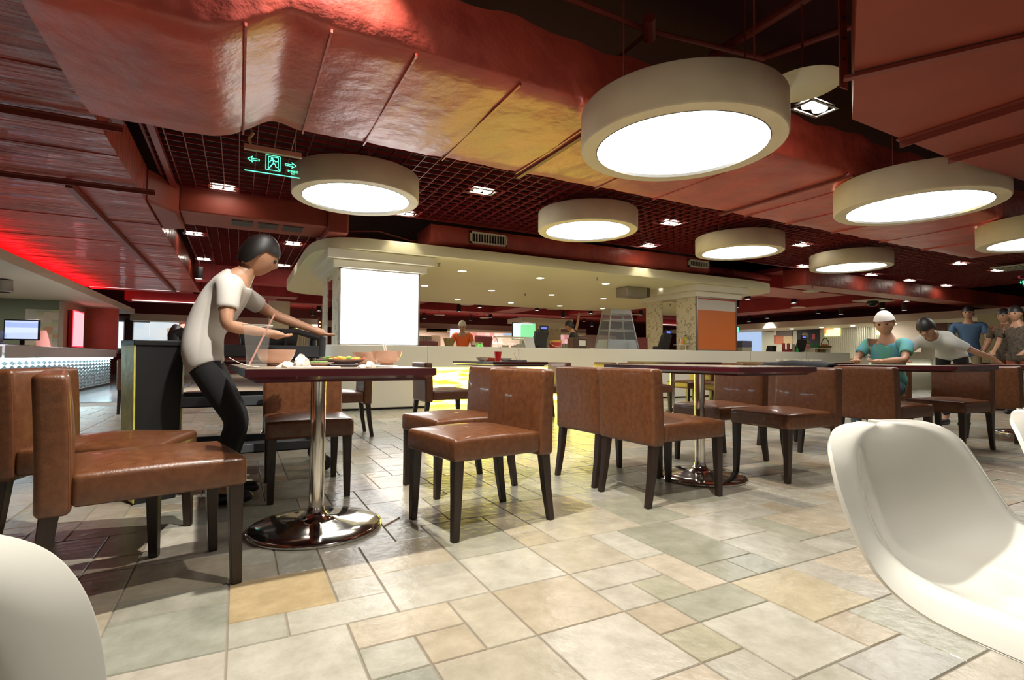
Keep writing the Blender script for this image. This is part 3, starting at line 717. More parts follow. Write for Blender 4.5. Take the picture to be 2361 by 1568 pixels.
# spotlights above the frame: table one, and one added to brighten the foreground
for k,(x,y,z,pw,lb) in enumerate(((.42,1.85,2.95,360,'twin spotlight above the table with dirty dishes'),(1.3,.75,2.95,190,'added unseen twin spotlight above the bare floor in the foreground'))):
    dup(ts,(x,y,z),0,lb+', just over the top of the picture')
    lamp('spot_beam','SPOT',(x,y,z-.03),pw,(1,.95,.86),(x+.1*k,y-.25,0),.035,104,.25)
# ================================================================ LEFT STALL
redglow=emis('red_neon',(1,.02,.03),9)
cyan=emis('cyan_led',(.62,.93,1),32)
sf=B(-7.9,-3.12,6.0,21.6,2.2,2.36).build('soffit',soffitw,smooth=False); tag(sf,'wide white soffit over the left food stall, running away to the far left','soffit')
tag(B(-3.62,-3.5,9.0,20.5,2.40,2.43).build('neon_strip',redglow,smooth=False),'red neon strip on top of the left white soffit, glowing on the cloth duct','strip lamp')
greyc=M('left_counter_paint',(.50,.42,.40),.4)
sc_=empty('stall_counter',(-2.95,11,0),0,'white stall counter at far left with wavy panels lit pale blue from under its top','counter')
B(-.7,0,-1.0,6.75,.75,.945).build('top_band',greyc,sc_,bevel=.01)
B(-.7,-.02,-5,-1.03,.75,.93).build('end_block',greyc,sc_,bevel=.02)
wavem=M('wave_panel',(.50,.58,.62),.35)
def wave(y0,y1,ph):
    m=MB()
    def fn(u,v):
        y=y0+(y1-y0)*u; z=.06+.66*v; t=z*2*PI/.075+1.5*math.sin(y*2*PI/.30)+ph
        return (-.12+.020*math.sin(t),y,z)
    m.grid(fn,int((y1-y0)*34),90); return m
for k in range(4):
    y0=-4.2+k*2.72; wave(y0,y0+2.70,k*.5).build('wave_panel',wavem,sc_)
B(-.09,-.05,-4.5,6.6,.725,.748).build('led_strip',cyan,sc_,smooth=False)
B(-.7,-.2,-4.4,6.7,0,.06).build('kick_board',blackp,sc_,smooth=False)
greenw=M('green_wall',(.20,.24,.16),.5)
tag(B(-7.9,-4.1,17.32,17.5,0,2.195).build('stall_wall',greenw,smooth=False),'dull green wall of the left stall behind the monitor','wall panel')
def plane_y(name,Y,px0,px1,yt,yb,mat,label,cat,th=.03,parent=None,group=None):
    a=aty(px0,yt,Y); b=aty(px1,yb,Y); a2=aty(px0,yb,Y)
    o=B(a.x,b.x,Y,Y+th,a2.z,a.z).build(name,mat,parent,smooth=False)
    return tag(o,label,cat,group) if not parent else o
def plane_x(name,X,px0,px1,yt,yb,mat,label,cat,th=.03,parent=None,group=None,s_=1):
    pm=(px0+px1)/2; a=atx(px0,829,X); b=atx(px1,829,X); t=atx(pm,yt,X); q=atx(pm,yb,X)
    o=B(min(X,X+s_*th),max(X,X+s_*th),min(a.y,b.y),max(a.y,b.y),q.z,t.z).build(name,mat,parent,smooth=False)
    return tag(o,label,cat,group) if not parent else o
def noisepanel(name,cols,sc=20,es=0,sx=(1,1,1),bw=.5):
    m=bpy.data.materials.new(name); m.use_nodes=True; nt=m.node_tree; b=nt.nodes['Principled BSDF']
    tc=nt.nodes.new('ShaderNodeTexCoord'); mp=nt.nodes.new('ShaderNodeMapping'); mp.inputs['Scale'].default_value=sx
    v=nt.nodes.new('ShaderNodeTexVoronoi'); v.inputs['Scale'].default_value=sc; v.distance='CHEBYCHEV'
    v.inputs['Randomness'].default_value=.35
    rp=nt.nodes.new('ShaderNodeValToRGB'); rp.color_ramp.interpolation='CONSTANT'
    while len(rp.color_ramp.elements)<len(cols): rp.color_ramp.elements.new(.5)
    for i,c in enumerate(cols): rp.color_ramp.elements[i].position=i/len(cols); rp.color_ramp.elements[i].color=(*c,1)
    sep=nt.nodes.new('ShaderNodeSeparateColor')
    L=nt.links.new; L(tc.outputs['Object'],mp.inputs[0]); L(mp.outputs[0],v.inputs['Vector']); L(v.outputs['Color'],sep.inputs[0]); L(sep.outputs[0],rp.inputs[0]); L(rp.outputs[0],b.inputs['Base Color'])
    if es: L(rp.outputs[0],b.inputs['Emission Color']); b.inputs['Emission Strength'].default_value=es
    return m
poster=noisepanel('notice_poster',[(.50,.50,.30),(.58,.52,.40),(.42,.45,.33),(.62,.55,.42),(.55,.30,.15),(.50,.5,.45)],5,0,(1.2,1,2.2))
plane_y('notice_poster',17.29,59,133,712,800,poster,'pale yellow notice poster full of small boxes on the green stall wall','poster')
# side wall with the glowing pink sign, and the red back wall
tag(B(-4.1,-4.0,17.3,19.5,0,2.2).build('stall_wall',M('beige_side',(.45,.33,.26),.5),smooth=False),'narrow beige side wall beside the green stall wall','wall panel')
sg=empty('light_sign',(-3.99,18.2,1.0),0,'glowing pink upright sign with red edges in the left stall','sign')
B(0,.10,-.55,.55,.02,1.0).build('sign_body',M('sign_red',(.5,.01,.01),.4),sg,bevel=.02); B(.101,.108,-.5,.52,.05,.97).build('sign_face',emis('pink_face',(1,.36,.40),1.6),sg,smooth=False)
B(.099,.104,-.55,.55,.02,1.0).build('sign_rim',emis('sign_rim',(1,.03,.05),3.0),sg,smooth=False)
redwall=M('red_wall',(.55,.12,.07),.35,var=.2,vs=2)
plane_y('red_wall_board',19.45,186,270,707,815,redwall,'flat orange-red wall board at the back of the left stall','wall panel',.1)
# monitor, till things on the left counter
def monitor(x,y,z,rz,label,face):
    e=empty('monitor',(x,y,z),rz,label,'monitor')
    B(-.25,.25,-.02,.02,.10,.45).build('bezel',blackp,e,bevel=.008); B(-.23,.23,-.024,-.02,.125,.43).build('screen',face,e,smooth=False)
    B(-.03,.03,0,.03,.02,.14).build('neck',blackp,e,smooth=False); B(-.13,.13,-.08,.1,0,.02).build('foot',blackp,e,bevel=.005); return e
scrb=noisepanel('screen_blue',[(.55,.68,.95),(.35,.45,.8),(.6,.7,1),(.5,.6,.9)],4,1.1,(.3,1,3))
p=atx(50,790,-3.25); monitor(p.x,p.y,.945,R(-62)+R(50),'black till monitor with a pale blue screen on the left stall counter',scrb)
p=atx(12,790,-3.4); e=MB(); e.box(-.18,.18,-.12,.12,0,.05).box(-.14,.16,-.1,.1,.05,.24); o=e.build('receipt_printer',M('purple_black',(.03,.015,.03),.4),bevel=.015); o.location=(p.x-.12,p.y-.3,.947); tag(o,'dark till box left of the blue monitor','till')
p=atx(112,800,-3.2); m=MB(); m.hexa([(-.16,-.05,0),(.05,-.05,0),(.05,.05,0),(-.16,.05,0)],[(-.26,0,.32),(-.04,0,.32),(-.04,.02,.32),(-.26,.02,.32)]); o=m.build('menu_stand',M('leaflet',(.6,.22,.16),.5),smooth=False); o.location=(p.x,p.y,.945); tag(o,'slanted red and white leaflet stand on the left stall counter','menu stand')
p=atx(66,800,-3.0); o=B(-.14,.14,-.09,.09,0,.012).build('paper_sheet',paper,smooth=False); o.location=(p.x-.1,p.y,.946); tag(o,'white sheet of paper lying on the left stall counter','paper')
p=atx(8,690,-5.2); m=MB(); m.lathe([(.001,.2),(.14,.2),(.15,.0),(.13,-.02)],(0,0,0),24,cap=False,mat=None); o=m.build('steel_hood',steel); o.location=(-3.9,atx(5,690,-3.9).y,1.98); tag(o,'shiny steel lamp hood under the left soffit at the picture edge','lamp hood')
# ---------------------------------------------------------------- far left food court front
winm=M('far_frame',(.03,.03,.035),.4)
plane_y('menu_wall',22.2,272,480,728,815,M('far_left_wall',(.30,.26,.25),.5),'grey wall behind the glowing menu boards at far left','wall panel',.2)
mb=noisepanel('menu_board_pics',[(.75,.88,.95),(.8,.9,.95),(.7,.85,.95),(.6,.5,.35),(.85,.9,.92)],3.2,.75,(1,1,1))
plane_y('menu_lightbox',22.17,303,343,743,814,mb,'left one of the two pale glowing menu boards at far left','menu board')
plane_y('menu_lightbox',22.17,346,411,742,800,mb,'right one of the two pale glowing menu boards at far left','menu board')
plane_y('narrow_lightbox',22.17,272,283,742,803,emis('pale_blue',(.8,.93,1),1.2),'slim upright white lightbox right of the red wall board','lightbox')
plane_y('dark_post',22.0,288,303,735,866,M('post_dark',(.05,.03,.04),.3),'dark glossy post beside the left menu board','post',.2)
neon=emis('red_neon_sign',(1,.30,.22),2.4)
for (a,b,c,d_,t) in ((414,436,746,758,'smaller'),(447,470,746,769,'larger')):
    q=aty((a+b)/2,(c+d_)/2,22.1); wd=(aty(b,c,21.8).x-aty(a,c,21.8).x)/2
    m=MB(); m.ball((0,0,0),wd,20,12,(1,.12,.55 if t=='smaller' else 1)); o=m.build('neon_sign',neon); o.location=q; tag(o,'%s red-orange glowing rounded sign above the striped far wall'%t,'sign')
def stripes(name,Y,px0,px1,yt,yb,label,n,axis='y',X=None):
    if axis=='y': a=aty(px0,829,Y); b=aty(px1,829,Y); z1=aty(px0,yt,Y).z; z0=aty(px0,yb,Y).z
    m=MB()
    if axis=='y':
        L=(b.x-a.x); m.box(a.x,b.x,Y+.05,Y+.1,z0,z1)
        for i in range(n): m.tube([(a.x+(i+.5)*L/n,Y+.05,z0),(a.x+(i+.5)*L/n,Y+.05,z1)],L/n*.32,8)
    else:
        a=atx(px0,829,X); b=atx(px1,829,X); pm=(px0+px1)/2; z1=atx(pm,yt,X).z; z0=atx(pm,yb,X).z; L=b.y-a.y
        m.box(X+.05,X+.1,min(a.y,b.y),max(a.y,b.y),z0,z1)
        for i in range(n): m.tube([(X+.05,a.y+(i+.5)*L/n,z0),(X+.05,a.y+(i+.5)*L/n,z1)],abs(L/n)*.32,8)
    return tag(m.build(name,corr),label,'wall panel')
corr=M('corrugated',(.50,.50,.40),.35,.4)
stripes('corrugated_panel',22.1,420,500,772,866,'grey ribbed metal wall under the red glowing signs',14)
plane_y('fascia',21.75,300,672,722,738,soffitw,'white fascia band above the far left menu boards','fascia',.4)
# behind the waiter arm
plane_y('fascia',22.4,668,1352,733,746,M('far_fascia',(.42,.33,.26),.5),'long dull pink-beige fascia over the far stalls behind the counter','fascia',.3)
plane_y('stall_ceiling_edge',22.3,668,1352,746,752,white,'bright white strip of ceiling under the long far fascia','soffit',.6)
plane_y('yellow_lightbox',23.15,683,738,744,758,emis('yellow_box',(1,.85,.18),3.0),'yellow and white glowing lightbox behind the waiter arm','lightbox')
pc=aty(642,829,15.5); e=empty('column',(pc.x,15.5,0),0,'square cream column with carved relief, behind the waiter','column')
B(-.24,.24,0,.5,0,1.85).build('relief_panel',patt,e,smooth=False); B(.25,.42,.05,.45,0,1.9).build('black_side',blackp,e,smooth=False)
B(-.26,.26,-.02,.52,1.85,2.3).build('crown',cream,e,bevel=.01)
stripes('corrugated_panel',23.2,678,742,742,864,'ribbed metal stall wall under the yellow lightbox',12)
e=empty('light_tower',(aty(739,829,13.5).x,13.5,0),0,'slim tower of small red and amber lights left of the lightbox column','light tower')
B(-.07,.07,-.07,.07,0,1.75).build('tower_body',M('tower_red',(.12,.02,.02),.4),e,smooth=False)
m=MB()
for i in range(9):
    for j in (-.04,.03): m.ball((j,-.075,.95+i*.085),.016,8,6)
m.build('bead_lights',emis('amber_bead',(1,.35,.12),5),e)
# ---------------------------------------------------------------- far stalls between the columns
plane_y('stall_back_wall',25.5,640,1420,750,822,M('stall_wall_white',(.55,.42,.36),.5),'pale wall at the back of the far stalls behind the counter','wall panel',.2)
plane_y('ochre_sign',22.3,984,1031,757,766,M('ochre',(.42,.36,.10),.5),'dull ochre signboard at the far left end of the stalls behind the counter','sign')
stripes('corrugated_panel',22.6,966,1002,774,866,'ribbed metal front left of the orange-uniformed cook',8)
plane_y('white_screen',22.3,1038,1066,758,778,emis('pale_lav',(.8,.82,1),1.1),'pale lavender lit board behind the orange-uniformed cook','screen')
redmenu=noisepanel('red_menu',[(.75,.42,.40),(.8,.5,.48),(.65,.25,.25),(.8,.55,.5)],4,.7,(1,1,1))
plane_y('menu_board',25.47,1085,1160,764,792,redmenu,'pink and red printed menu board behind the glass food dome','menu board')
plane_y('menu_board',25.47,1289,1316,768,792,redmenu,'pink menu board left of the worker in black','menu board')
plane_y('blue_sign',25.47,1160,1200,766,772,emis('blue_sign',(.25,.5,.9),1.2),'narrow blue lit strip sign behind the glass food dome','sign')
stripes('corrugated_panel',25.4,1290,1316,793,860,'ribbed grey metal front beside the red bucket',7)
tag(B(0,.12,0,.02,-1.2,.62).build('cyan_menu',emis('cyan_menu',(.05,.45,.6),1.0),smooth=False),'small upright cyan menu panel right of the small far column','menu board').location=aty(1284,795,18.5)
# ================================================================ RIGHT ROW OF STALLS
XR=20.7; XB_=23.1
fas=B(XR,XR+.3,3.0,21.5,2.17,2.42).build('fascia',soffitw,smooth=False); tag(fas,'long white fascia over the right-hand row of stalls','fascia')
tag(B(XR+.3,XB_-.1,3.0,21.5,2.17,2.22).build('stall_soffit',M('stall_soffit',(.75,.72,.6),.5),smooth=False),'bright ceiling panel inside the right-hand stalls','soffit')
XB=23.2
tag(B(XB+.3,XB+.5,3.0,21.5,0,2.17).build('stall_back_wall',M('stall_right_wall',(.50,.50,.40),.5),smooth=False),'greenish-white back wall of the right-hand stalls','wall panel')
plane_x('blue_window',XB+.25,1697,1756,757,812,emis('sky_blue',(.50,.66,.95),.85),'pale blue lit window panel just right of the orange-panelled column','window panel')
foodp=noisepanel('food_poster',[(.6,.45,.25),(.35,.06,.04),(.65,.6,.4),(.5,.15,.06),(.12,.08,.06),(.6,.5,.3)],2.4,0,(1,1,1))
plane_x('food_poster',XB+.27,1785,1828,757,793,foodp,'poster of red and cream dishes on the right-hand stall wall','poster')
plane_x('dark_doorway',XB+.27,1838,1889,757,810,M('doorway',(.01,.012,.02),.6),'dark doorway panel behind the white figurine','door panel')
plane_x('door_notice',XB+.24,1873,1880,770,782,M('notice_red',(.45,.05,.06),.5),'small red notice on the dark doorway','notice')
ymenu=noisepanel('yellow_menu',[(1,.7,.12),(1,.9,.3),(.8,.12,.05),(.7,.85,.3),(1,.95,.5)],3,2.0,(1,1,2))
plane_x('menu_lightbox',XB-.0,1902,1937,755,775,ymenu,'yellow and red glowing menu lightbox on the ribbed right-hand wall','menu board')
plane_x('menu_lightbox',XB-.0,2022,2050,761,772,emis('warm_box',(1,.85,.4),2.5),'small warm glowing lightbox left of the capped diner','menu board')
stripes('corrugated_panel',0,1893,2058,750,862,'long ribbed pale metal wall of the right-hand stalls',34,'x',XB)
plane_x('wall_board',XB-.2,2056,2124,740,812,M('pale_board',(.58,.5,.42),.5),'pale wall board with faint carving behind the capped diner','wall panel')
plane_x('dark_opening',XB-.25,2125,2185,738,800,M('opening',(.08,.03,.02),.6),'dark reddish opening with shelves behind the bending diner','opening')
beigew=M('beige_relief',(.36,.29,.15),.6,bump=.8,bs=14)
plane_x('relief_wall',17.5,2255,2361,722,930,beigew,'tall beige textured wall at the far right edge','wall panel',.3)
for k,(px,py) in enumerate(((1826,752),(1894,750),(1966,747),(2062,742))):
    p=atx(px,py,XB-1.3); p.z=2.16; o=dup(dl,p,0,['leftmost','second','third','rightmost'][k]+' glaring downlight inside the right-hand stalls'); lamp('downlight_beam','SPOT',p+Vector((0,0,-.01)),60,(1,.95,.8),p+Vector((0,0,-3)),.05,130,.8)
for x in (2.5,8,13): lamp('stall_fill','AREA',(x,23.8,2.15),220,(1,.9,.75),(x,23.8,0),1.2)  # added area lights without fittings, brightening the far stalls
for y in (9.5,12.5,15.5): lamp('lane_fill','SPOT',(-3.3,y,2.17),260,(.75,.86,1),(-1.6,y-.3,0),.05,110,.6)  # added spots without fittings, brightening the lane and red duct
lamp('stall_fill','AREA',(-5.2,14.5,2.15),60,(1,.92,.8),(-5.2,14.5,0),1.0)  # added light inside the left stall, no fitting
for y in (7,12,17): lamp('stall_fill','AREA',(21.9,y,2.12),70,(1,.93,.78),(22.3,y,0),1.0)  # added area lights for the right-hand stalls, no fittings
# ================================================================ PEOPLE
def evalmesh(o):
    dg=bpy.context.evaluated_depsgraph_get(); ev=o.evaluated_get(dg); me=ev.to_mesh()
    vs=[v.co.copy() for v in me.vertices]; fs=[tuple(p.vertices) for p in me.polygons]; ev.to_mesh_clear()
    me2=o.data; bpy.data.objects.remove(o); bpy.data.meshes.remove(me2); return vs,fs
def skinned(chains,root=0,sub=1):
    """chains: list of [(point, radius), ...]; equal points are welded"""
    vs=[];rad=[];key={};es=[]
    for ch in chains:
        prev=None
        for p,r in ch:
            k=tuple(round(c,4) for c in p)
            if k not in key: key[k]=len(vs); vs.append(Vector(p)); rad.append(r)
            i=key[k]
            if prev is not None and prev!=i: es.append((prev,i))
            prev=i
    me=bpy.data.meshes.new('sk'); me.from_pydata(vs,es,[]); o=bpy.data.objects.new('sk',me); COL.objects.link(o)
    o.modifiers.new('s','SKIN')
    if not me.skin_vertices: me.attributes
    for i,v in enumerate(me.skin_vertices[0].data): v.radius=(rad[i],rad[i]) if not isinstance(rad[i],tuple) else rad[i]; v.use_root=(i==root)
    q=o.modifiers.new('u','SUBSURF'); q.levels=sub
    bpy.context.view_layer.update()
    return evalmesh(o)
def V(*a): return Vector(a)
def hand_chains(w,d,side,curl=.35):
    d=d.normalized(); s=d.cross(V(0,0,1)); s=s.normalized() if s.length>.1 else V(0,1,0); s*=side; n=d.cross(s)
    palm=w+d*.05; ch=[[(w,.024),(palm,.030),(w+d*.085,.026)]]
    for k,(o,L) in enumerate(((-.028,.062),(-.010,.072),(.010,.068),(.026,.052))):
        b=w+d*.088+s*o; b2=b+d*L*.5-n*(.2*curl*L)*side; b3=b2+d*L*.5*(1-curl*.5)-n*(curl*L*.6)*side
        ch.append([(w+d*.085,.026),(b,.0105),(b2,.009),(b3,.0075)])
    t=w+d*.03; ch.append([(palm,.030),(t-s*.038+d*.012,.012),(t-s*.058+d*.045,.009)])
    return ch
def make_head(c,f,up,r=.098):
    """c centre, f facing direction"""
    f=f.normalized(); s=f.cross(up).normalized(); u=s.cross(f)
    def fn(i,j,n,m):
        t=PI*j/m; a=2*PI*i/n
        x,y,z=math.sin(t)*math.cos(a),math.sin(t)*math.sin(a),math.cos(t)   # x forward
        X=x*.95*r*1.02; Y=y*.80*r; Z=z*1.22*r
        if z<-.1: k=min(1,(-z-.1)/.9); Y*=1-.35*k; X*=1-.12*k; 
        fr=max(0,x)**4
        X+=r*.20*fr*math.exp(-((z+.08)/.16)**2)*math.exp(-(y/.16)**2)         # nose
        X-=r*.07*fr*(math.exp(-((z-.10)/.10)**2)*(math.exp(-((y-.34)/.16)**2)+math.exp(-((y+.34)/.16)**2))) # eyes
        X+=r*.05*fr*math.exp(-((z+.42)/.07)**2)*math.exp(-(y/.25)**2)        # lips
        X+=r*.07*max(0,x)**2*math.exp(-((z+.80)/.18)**2)
        return c+f*X+s*Y+u*Z
    n,m=36,28; vs=[fn(i,j,n,m) for j in range(m+1) for i in range(n)]
    fs=[(j*n+i,(j+1)*n+i,(j+1)*n+(i+1)%n,j*n+(i+1)%n) for j in range(m) for i in range(n)]
    mb=MB(); mb.add(vs,fs)
    for sd in (-1,1):
        mb.ball(c+s*sd*r*.80-f*r*.05-u*r*.02,r*.22,10,8,(.5,.35,1.0))
    return mb,(f,s,u)
def hair_cap(c,ax,r=.098,front=.25,low=-.35,th=1.09):
    f,s,u=ax; m=MB(); n,k=30,16
    def fn(i,j):
        a=2*PI*i/n; fx=math.cos(a); lim=math.acos(max(-.95,min(.95,(front if fx>.3 else low+(front-low)*max(0,(fx+.2)/.5) if fx>-.2 else low))))
        t=lim*j/k; x,y,z=math.sin(t)*math.cos(a),math.sin(t)*math.sin(a),math.cos(t)
        return c+(f*x*.97*r+s*y*.84*r+u*z*1.24*r)*th-f*r*.06
    m.add([fn(i,j) for j in range(k+1) for i in range(n)],[(j*n+i,(j+1)*n+i,(j+1)*n+(i+1)%n,j*n+(i+1)%n) for j in range(k) for i in range(n)])
    return m
def person(label,loc,J,shirt,trouser,hair,face,cap=None,sleeve=.55,apron=None,group=None,skinc=None,shoes=blackp):
    """J: joints relative to loc"""
    g={k:Vector(v) for k,v in J.items()}
    sk=skinc or skin
    ch=[[(g['pelvis'],.115),(g['waist'],.105),(g['chest'],.125),(g['neck'],.058),(g['neck'].lerp(g['head'],.45),.048),(g['neck'].lerp(g['head'],.75),.045)]]
    for sd in 'LR':
        ch.append([(g['chest'],.125),(g['sh'+sd],.055),(g['sh'+sd].lerp(g['el'+sd],.5),.044),(g['el'+sd],.036),(g['el'+sd].lerp(g['wr'+sd],.4),.036),(g['wr'+sd],.024)])
        ch+=hand_chains(g['wr'+sd],g.get('hd'+sd,g['wr'+sd]-g['el'+sd]),1 if sd=='L' else -1)
        ch.append([(g['pelvis'],.115),(g['hip'+sd],.085),(g['hip'+sd].lerp(g['kn'+sd],.5),.072),(g['kn'+sd],.052),(g['kn'+sd].lerp(g['an'+sd],.35),.054),(g['an'+sd],.034),(g['to'+sd],.026)])
    vs,fs=skinned(ch)
    m=MB(); m.add(vs,fs)
    up=(g['head']-g['neck']).normalized(); fc=Vector(face); hm,ax=make_head(g['head'],fc,up if abs(up.dot(fc.normalized()))<.8 else V(0,0,1))
    m.add(hm.v,hm.f)
    o=m.build('person',sk,angle=180); o.location=loc; tag(o,label,'person',group)
    bones=[('torso','pelvis','waist'),('torso','waist','chest'),('neck','chest','neck'),('head','neck','head')]
    for sd in 'LR': bones+=[('shoulder','chest','sh'+sd),('upper','sh'+sd,'el'+sd),('fore','el'+sd,'wr'+sd),('hip','pelvis','hip'+sd),('thigh','hip'+sd,'kn'+sd),('shank','kn'+sd,'an'+sd),('foot','an'+sd,'to'+sd)]
    A_=np.array([g[b[1]] for b in bones]);D_=np.array([g[b[2]] for b in bones])-A_; L2=(D_**2).sum(1)
    nb=len(vs); P_=np.array([tuple(v) for v in vs]); T_=np.clip(((P_[:,None]-A_)*D_).sum(2)/L2,0,1)
    dd=np.linalg.norm(P_[:,None]-(A_+T_[...,None]*D_),axis=2); rawd=dd.copy(); cap_=np.array([9,9,.10,.09]+[9,.10,.075,9,9,9,.10]*2); dd=np.where((rawd>cap_)&(T_<.999),9,dd); dd=np.where((rawd>.2)&(cap_<9),9,dd)
    dd=dd-np.array([.10,.11,.06,.05]+[.06,.05,.04,.08,.075,.055,.04]*2)
    bi=dd.argmin(1); tt=T_[np.arange(nb),bi]
    nrm=np.zeros((nb,3))
    for f_ in fs:
        a=P_[f_[0]];n_=np.cross(P_[f_[1]]-a,P_[f_[2]]-a)
        for i_ in f_: nrm[i_]+=n_
    nrm/=np.maximum(np.linalg.norm(nrm,axis=1,keepdims=True),1e-9)
    def cover(name,ok,mat,off):
        sel=[f_ for f_ in fs if all(ok(bones[bi[i]][0],tt[i]) for i in f_)]
        ids=sorted({i for f_ in sel for i in f_}); mp_={i:k for k,i in enumerate(ids)}
        q=MB(); q.add([tuple(P_[i]+nrm[i]*off) for i in ids],[tuple(mp_[i] for i in f_) for f_ in sel])
        c_=q.build(name,mat,o,angle=180); z_=c_.modifiers.new('solid','SOLIDIFY'); z_.thickness=off*.8; z_.offset=-1
        w_=c_.modifiers.new('s','SUBSURF'); w_.levels=1; w_.render_levels=1; return c_
    cover('shirt',lambda n,t:(n in('torso','shoulder')) or (n=='neck' and t<.8) or (n=='upper' and t<sleeve+.12) or n=='hip' or (n=='thigh' and t<.2) ,shirt,.021)
    cover('trousers',lambda n,t:(n=='torso' and t<.9) or n in('hip','thigh') or (n=='shank' and t<.95),trouser,.011)
    for sd in 'LR':
        d_=(g['to'+sd]-g['an'+sd]); d_.z=0; d_=d_.normalized()
        a=V(g['an'+sd].x,g['an'+sd].y,.032)-d_*.04
        v,f=skinned([[(a,.040),(a+d_*.09,.043),(a+d_*.19,.038),(a+d_*.235,.026)]]); q=MB(); q.add([(p.x,p.y,max(.002,p.z)) for p in v],f); q.build('shoe',shoes,o,angle=180)
    if hair: hair_cap(g['head'],ax,**(cap or {})).build('hair',hair,o,angle=180)
    f,s_,u=ax
    for sd in (-1,1):
        MB().ball(g['head']+f*.086+s_*sd*.032+u*.012,.011,10,8).build('eye',M('eye_dark',(.02,.015,.012),.2),o)
    return o,g,ax
SIT=dict()
# waiter bending over the trolley (right of his feet is +x)
W=dict(pelvis=(-.20,.10,.84),waist=(-.17,.10,.97),chest=(-.06,.10,1.16),neck=(.03,.08,1.275),head=(.10,.07,1.375),
 shL=(-.03,.26,1.20),elL=(.20,.38,1.06),wrL=(.42,.36,.98), shR=(-.05,-.08,1.19),elR=(-.06,-.16,.96),wrR=(.14,-.04,.93),
 hipL=(-.17,.19,.78),knL=(.02,.20,.44),anL=(-.06,.20,.09),toL=(.08,.20,.03), hipR=(-.18,.0,.78),knR=(.0,.0,.44),anR=(-.10,-.02,.09),toR=(.04,-.02,.03))
person('waiter in white short-sleeved shirt and black trousers, bending over the grey trolley',(.0,3.28,-.0),W,shirtw,blackc,hairm,(.85,-.1,-.45),cap=dict(front=.30,low=-.55,th=1.12))
def stand(dx=0,lean=0,h=1.0):
    J=dict(pelvis=(0,0,.93),waist=(0,0,1.06),chest=(lean*.5,0,1.26),neck=(lean,0,1.43),head=(lean*1.3+.02,0,1.55),
     hipL=(0,.09,.88),knL=(.01,.10,.48),anL=(0,.10,.09),toL=(.13,.10,.03),hipR=(0,-.09,.88),knR=(.01,-.10,.48),anR=(0,-.10,.09),toR=(.13,-.10,.03),
     shL=(lean*.7,.19,1.36),elL=(lean*.7+.03,.24,1.10),wrL=(lean*.7+.20,.20,.98),shR=(lean*.7,-.19,1.36),elR=(lean*.7+.03,-.24,1.10),wrR=(lean*.7+.20,-.20,.98))
    return {k:V(v[0],v[1],v[2])*h for k,v in J.items()}
def turned(J,deg):
    c_,s_=math.cos(R(deg)),math.sin(R(deg)); return {k:V(v.x*c_-v.y*s_,v.x*s_+v.y*c_,v.z) for k,v in J.items()}
# cook in orange behind the counter
p=aty(1066,829,11.0); J=turned(stand(lean=.14,h=.96),-115); 
person('cook in orange uniform with pale grey cap and hair, standing behind the counter',(p.x,11.0,0),J,orange,blackc,M('pale_hair',(.55,.50,.42),.8),(-.4,-.8,-.35),cap=dict(front=.25,low=-.3,th=1.15))
# worker in black with a raised arm, seen from behind
p=aty(1325,829,10.2); J=turned(stand(lean=.06),150); J['elR']=J['shR']+V(.12,.0,.16); J['wrR']=J['elR']+V(.02,-.05,.22); J['head']=J['head']+V(-.03,0,0)
J['elL']=J['shL']+V(.05,-.1,-.2)
for k in list(J): J[k]=J[k]+V(0,0,.10) if k in() else J[k]
person('worker in black shirt with one arm raised over the head, behind the counter',(p.x,10.2,0),J,blackc,blackc,hairm,(-.7,.5,-.35),cap=dict(front=.25,low=-.45,th=1.12))
# seated diner with pale cap and blue-green top
def seated(lean=.1):
    return {k:V(*v) for k,v in dict(pelvis=(0,0,.55),waist=(.02,0,.68),chest=(lean*.6,0,.88),neck=(lean,0,1.04),head=(lean+.03,0,1.16),
     hipL=(.04,.09,.52),knL=(.44,.11,.50),anL=(.42,.11,.09),toL=(.55,.11,.03),hipR=(.04,-.09,.52),knR=(.44,-.11,.50),anR=(.42,-.11,.09),toR=(.55,-.11,.03),
     shL=(lean*.8,.18,.97),elL=(lean+.14,.22,.80),wrL=(lean+.32,.12,.79),shR=(lean*.8,-.18,.97),elR=(lean+.14,-.22,.80),wrR=(lean+.32,-.12,.79)).items()}
teal=M('teal_cloth',(.10,.30,.42),.8,var=.5,vs=12,col2=(.10,.38,.22))
J=turned(seated(.06),182)
p=aty(2062,829,3.05)
person('seated diner in a blue-green top and pale peaked cap, elbows on the table',(5.86,2.96,0),J,teal,M('denim',(.08,.13,.18),.8),M('cap_white',(.70,.66,.62),.7),(-.9,-.3,-.2),cap=dict(front=.30,low=.05,th=1.16))
# diner bending across the table with an outstretched arm
J={k:V(*v) for k,v in dict(pelvis=(.28,.05,.93),waist=(.15,.04,1.00),chest=(-.10,.02,1.06),neck=(-.30,.0,1.12),head=(-.42,-.01,1.17),
  hipL=(.30,.14,.88),knL=(.30,.14,.48),anL=(.36,.14,.09),toL=(.24,.14,.03),hipR=(.30,-.05,.88),knR=(.30,-.06,.48),anR=(.38,-.06,.09),toR=(.26,-.06,.03),
  shL=(-.16,-.16,1.02),elL=(.02,-.30,.90),wrL=(.24,-.38,.83),shR=(-.16,.2,1.02),elR=(-.3,.28,.88),wrR=(-.42,.2,.82),hdL=(.12,-.04,-.10)).items()}
p=aty(2270,829,3.4)
person('diner with black hair and pale grey shirt, bending over with one arm stretched out',(7.55,3.22,0),J,M('pale_shirt',(.50,.50,.46),.8),blackc,hairm,(-.8,-.1,-.6),cap=dict(front=.25,low=-.5,th=1.14))
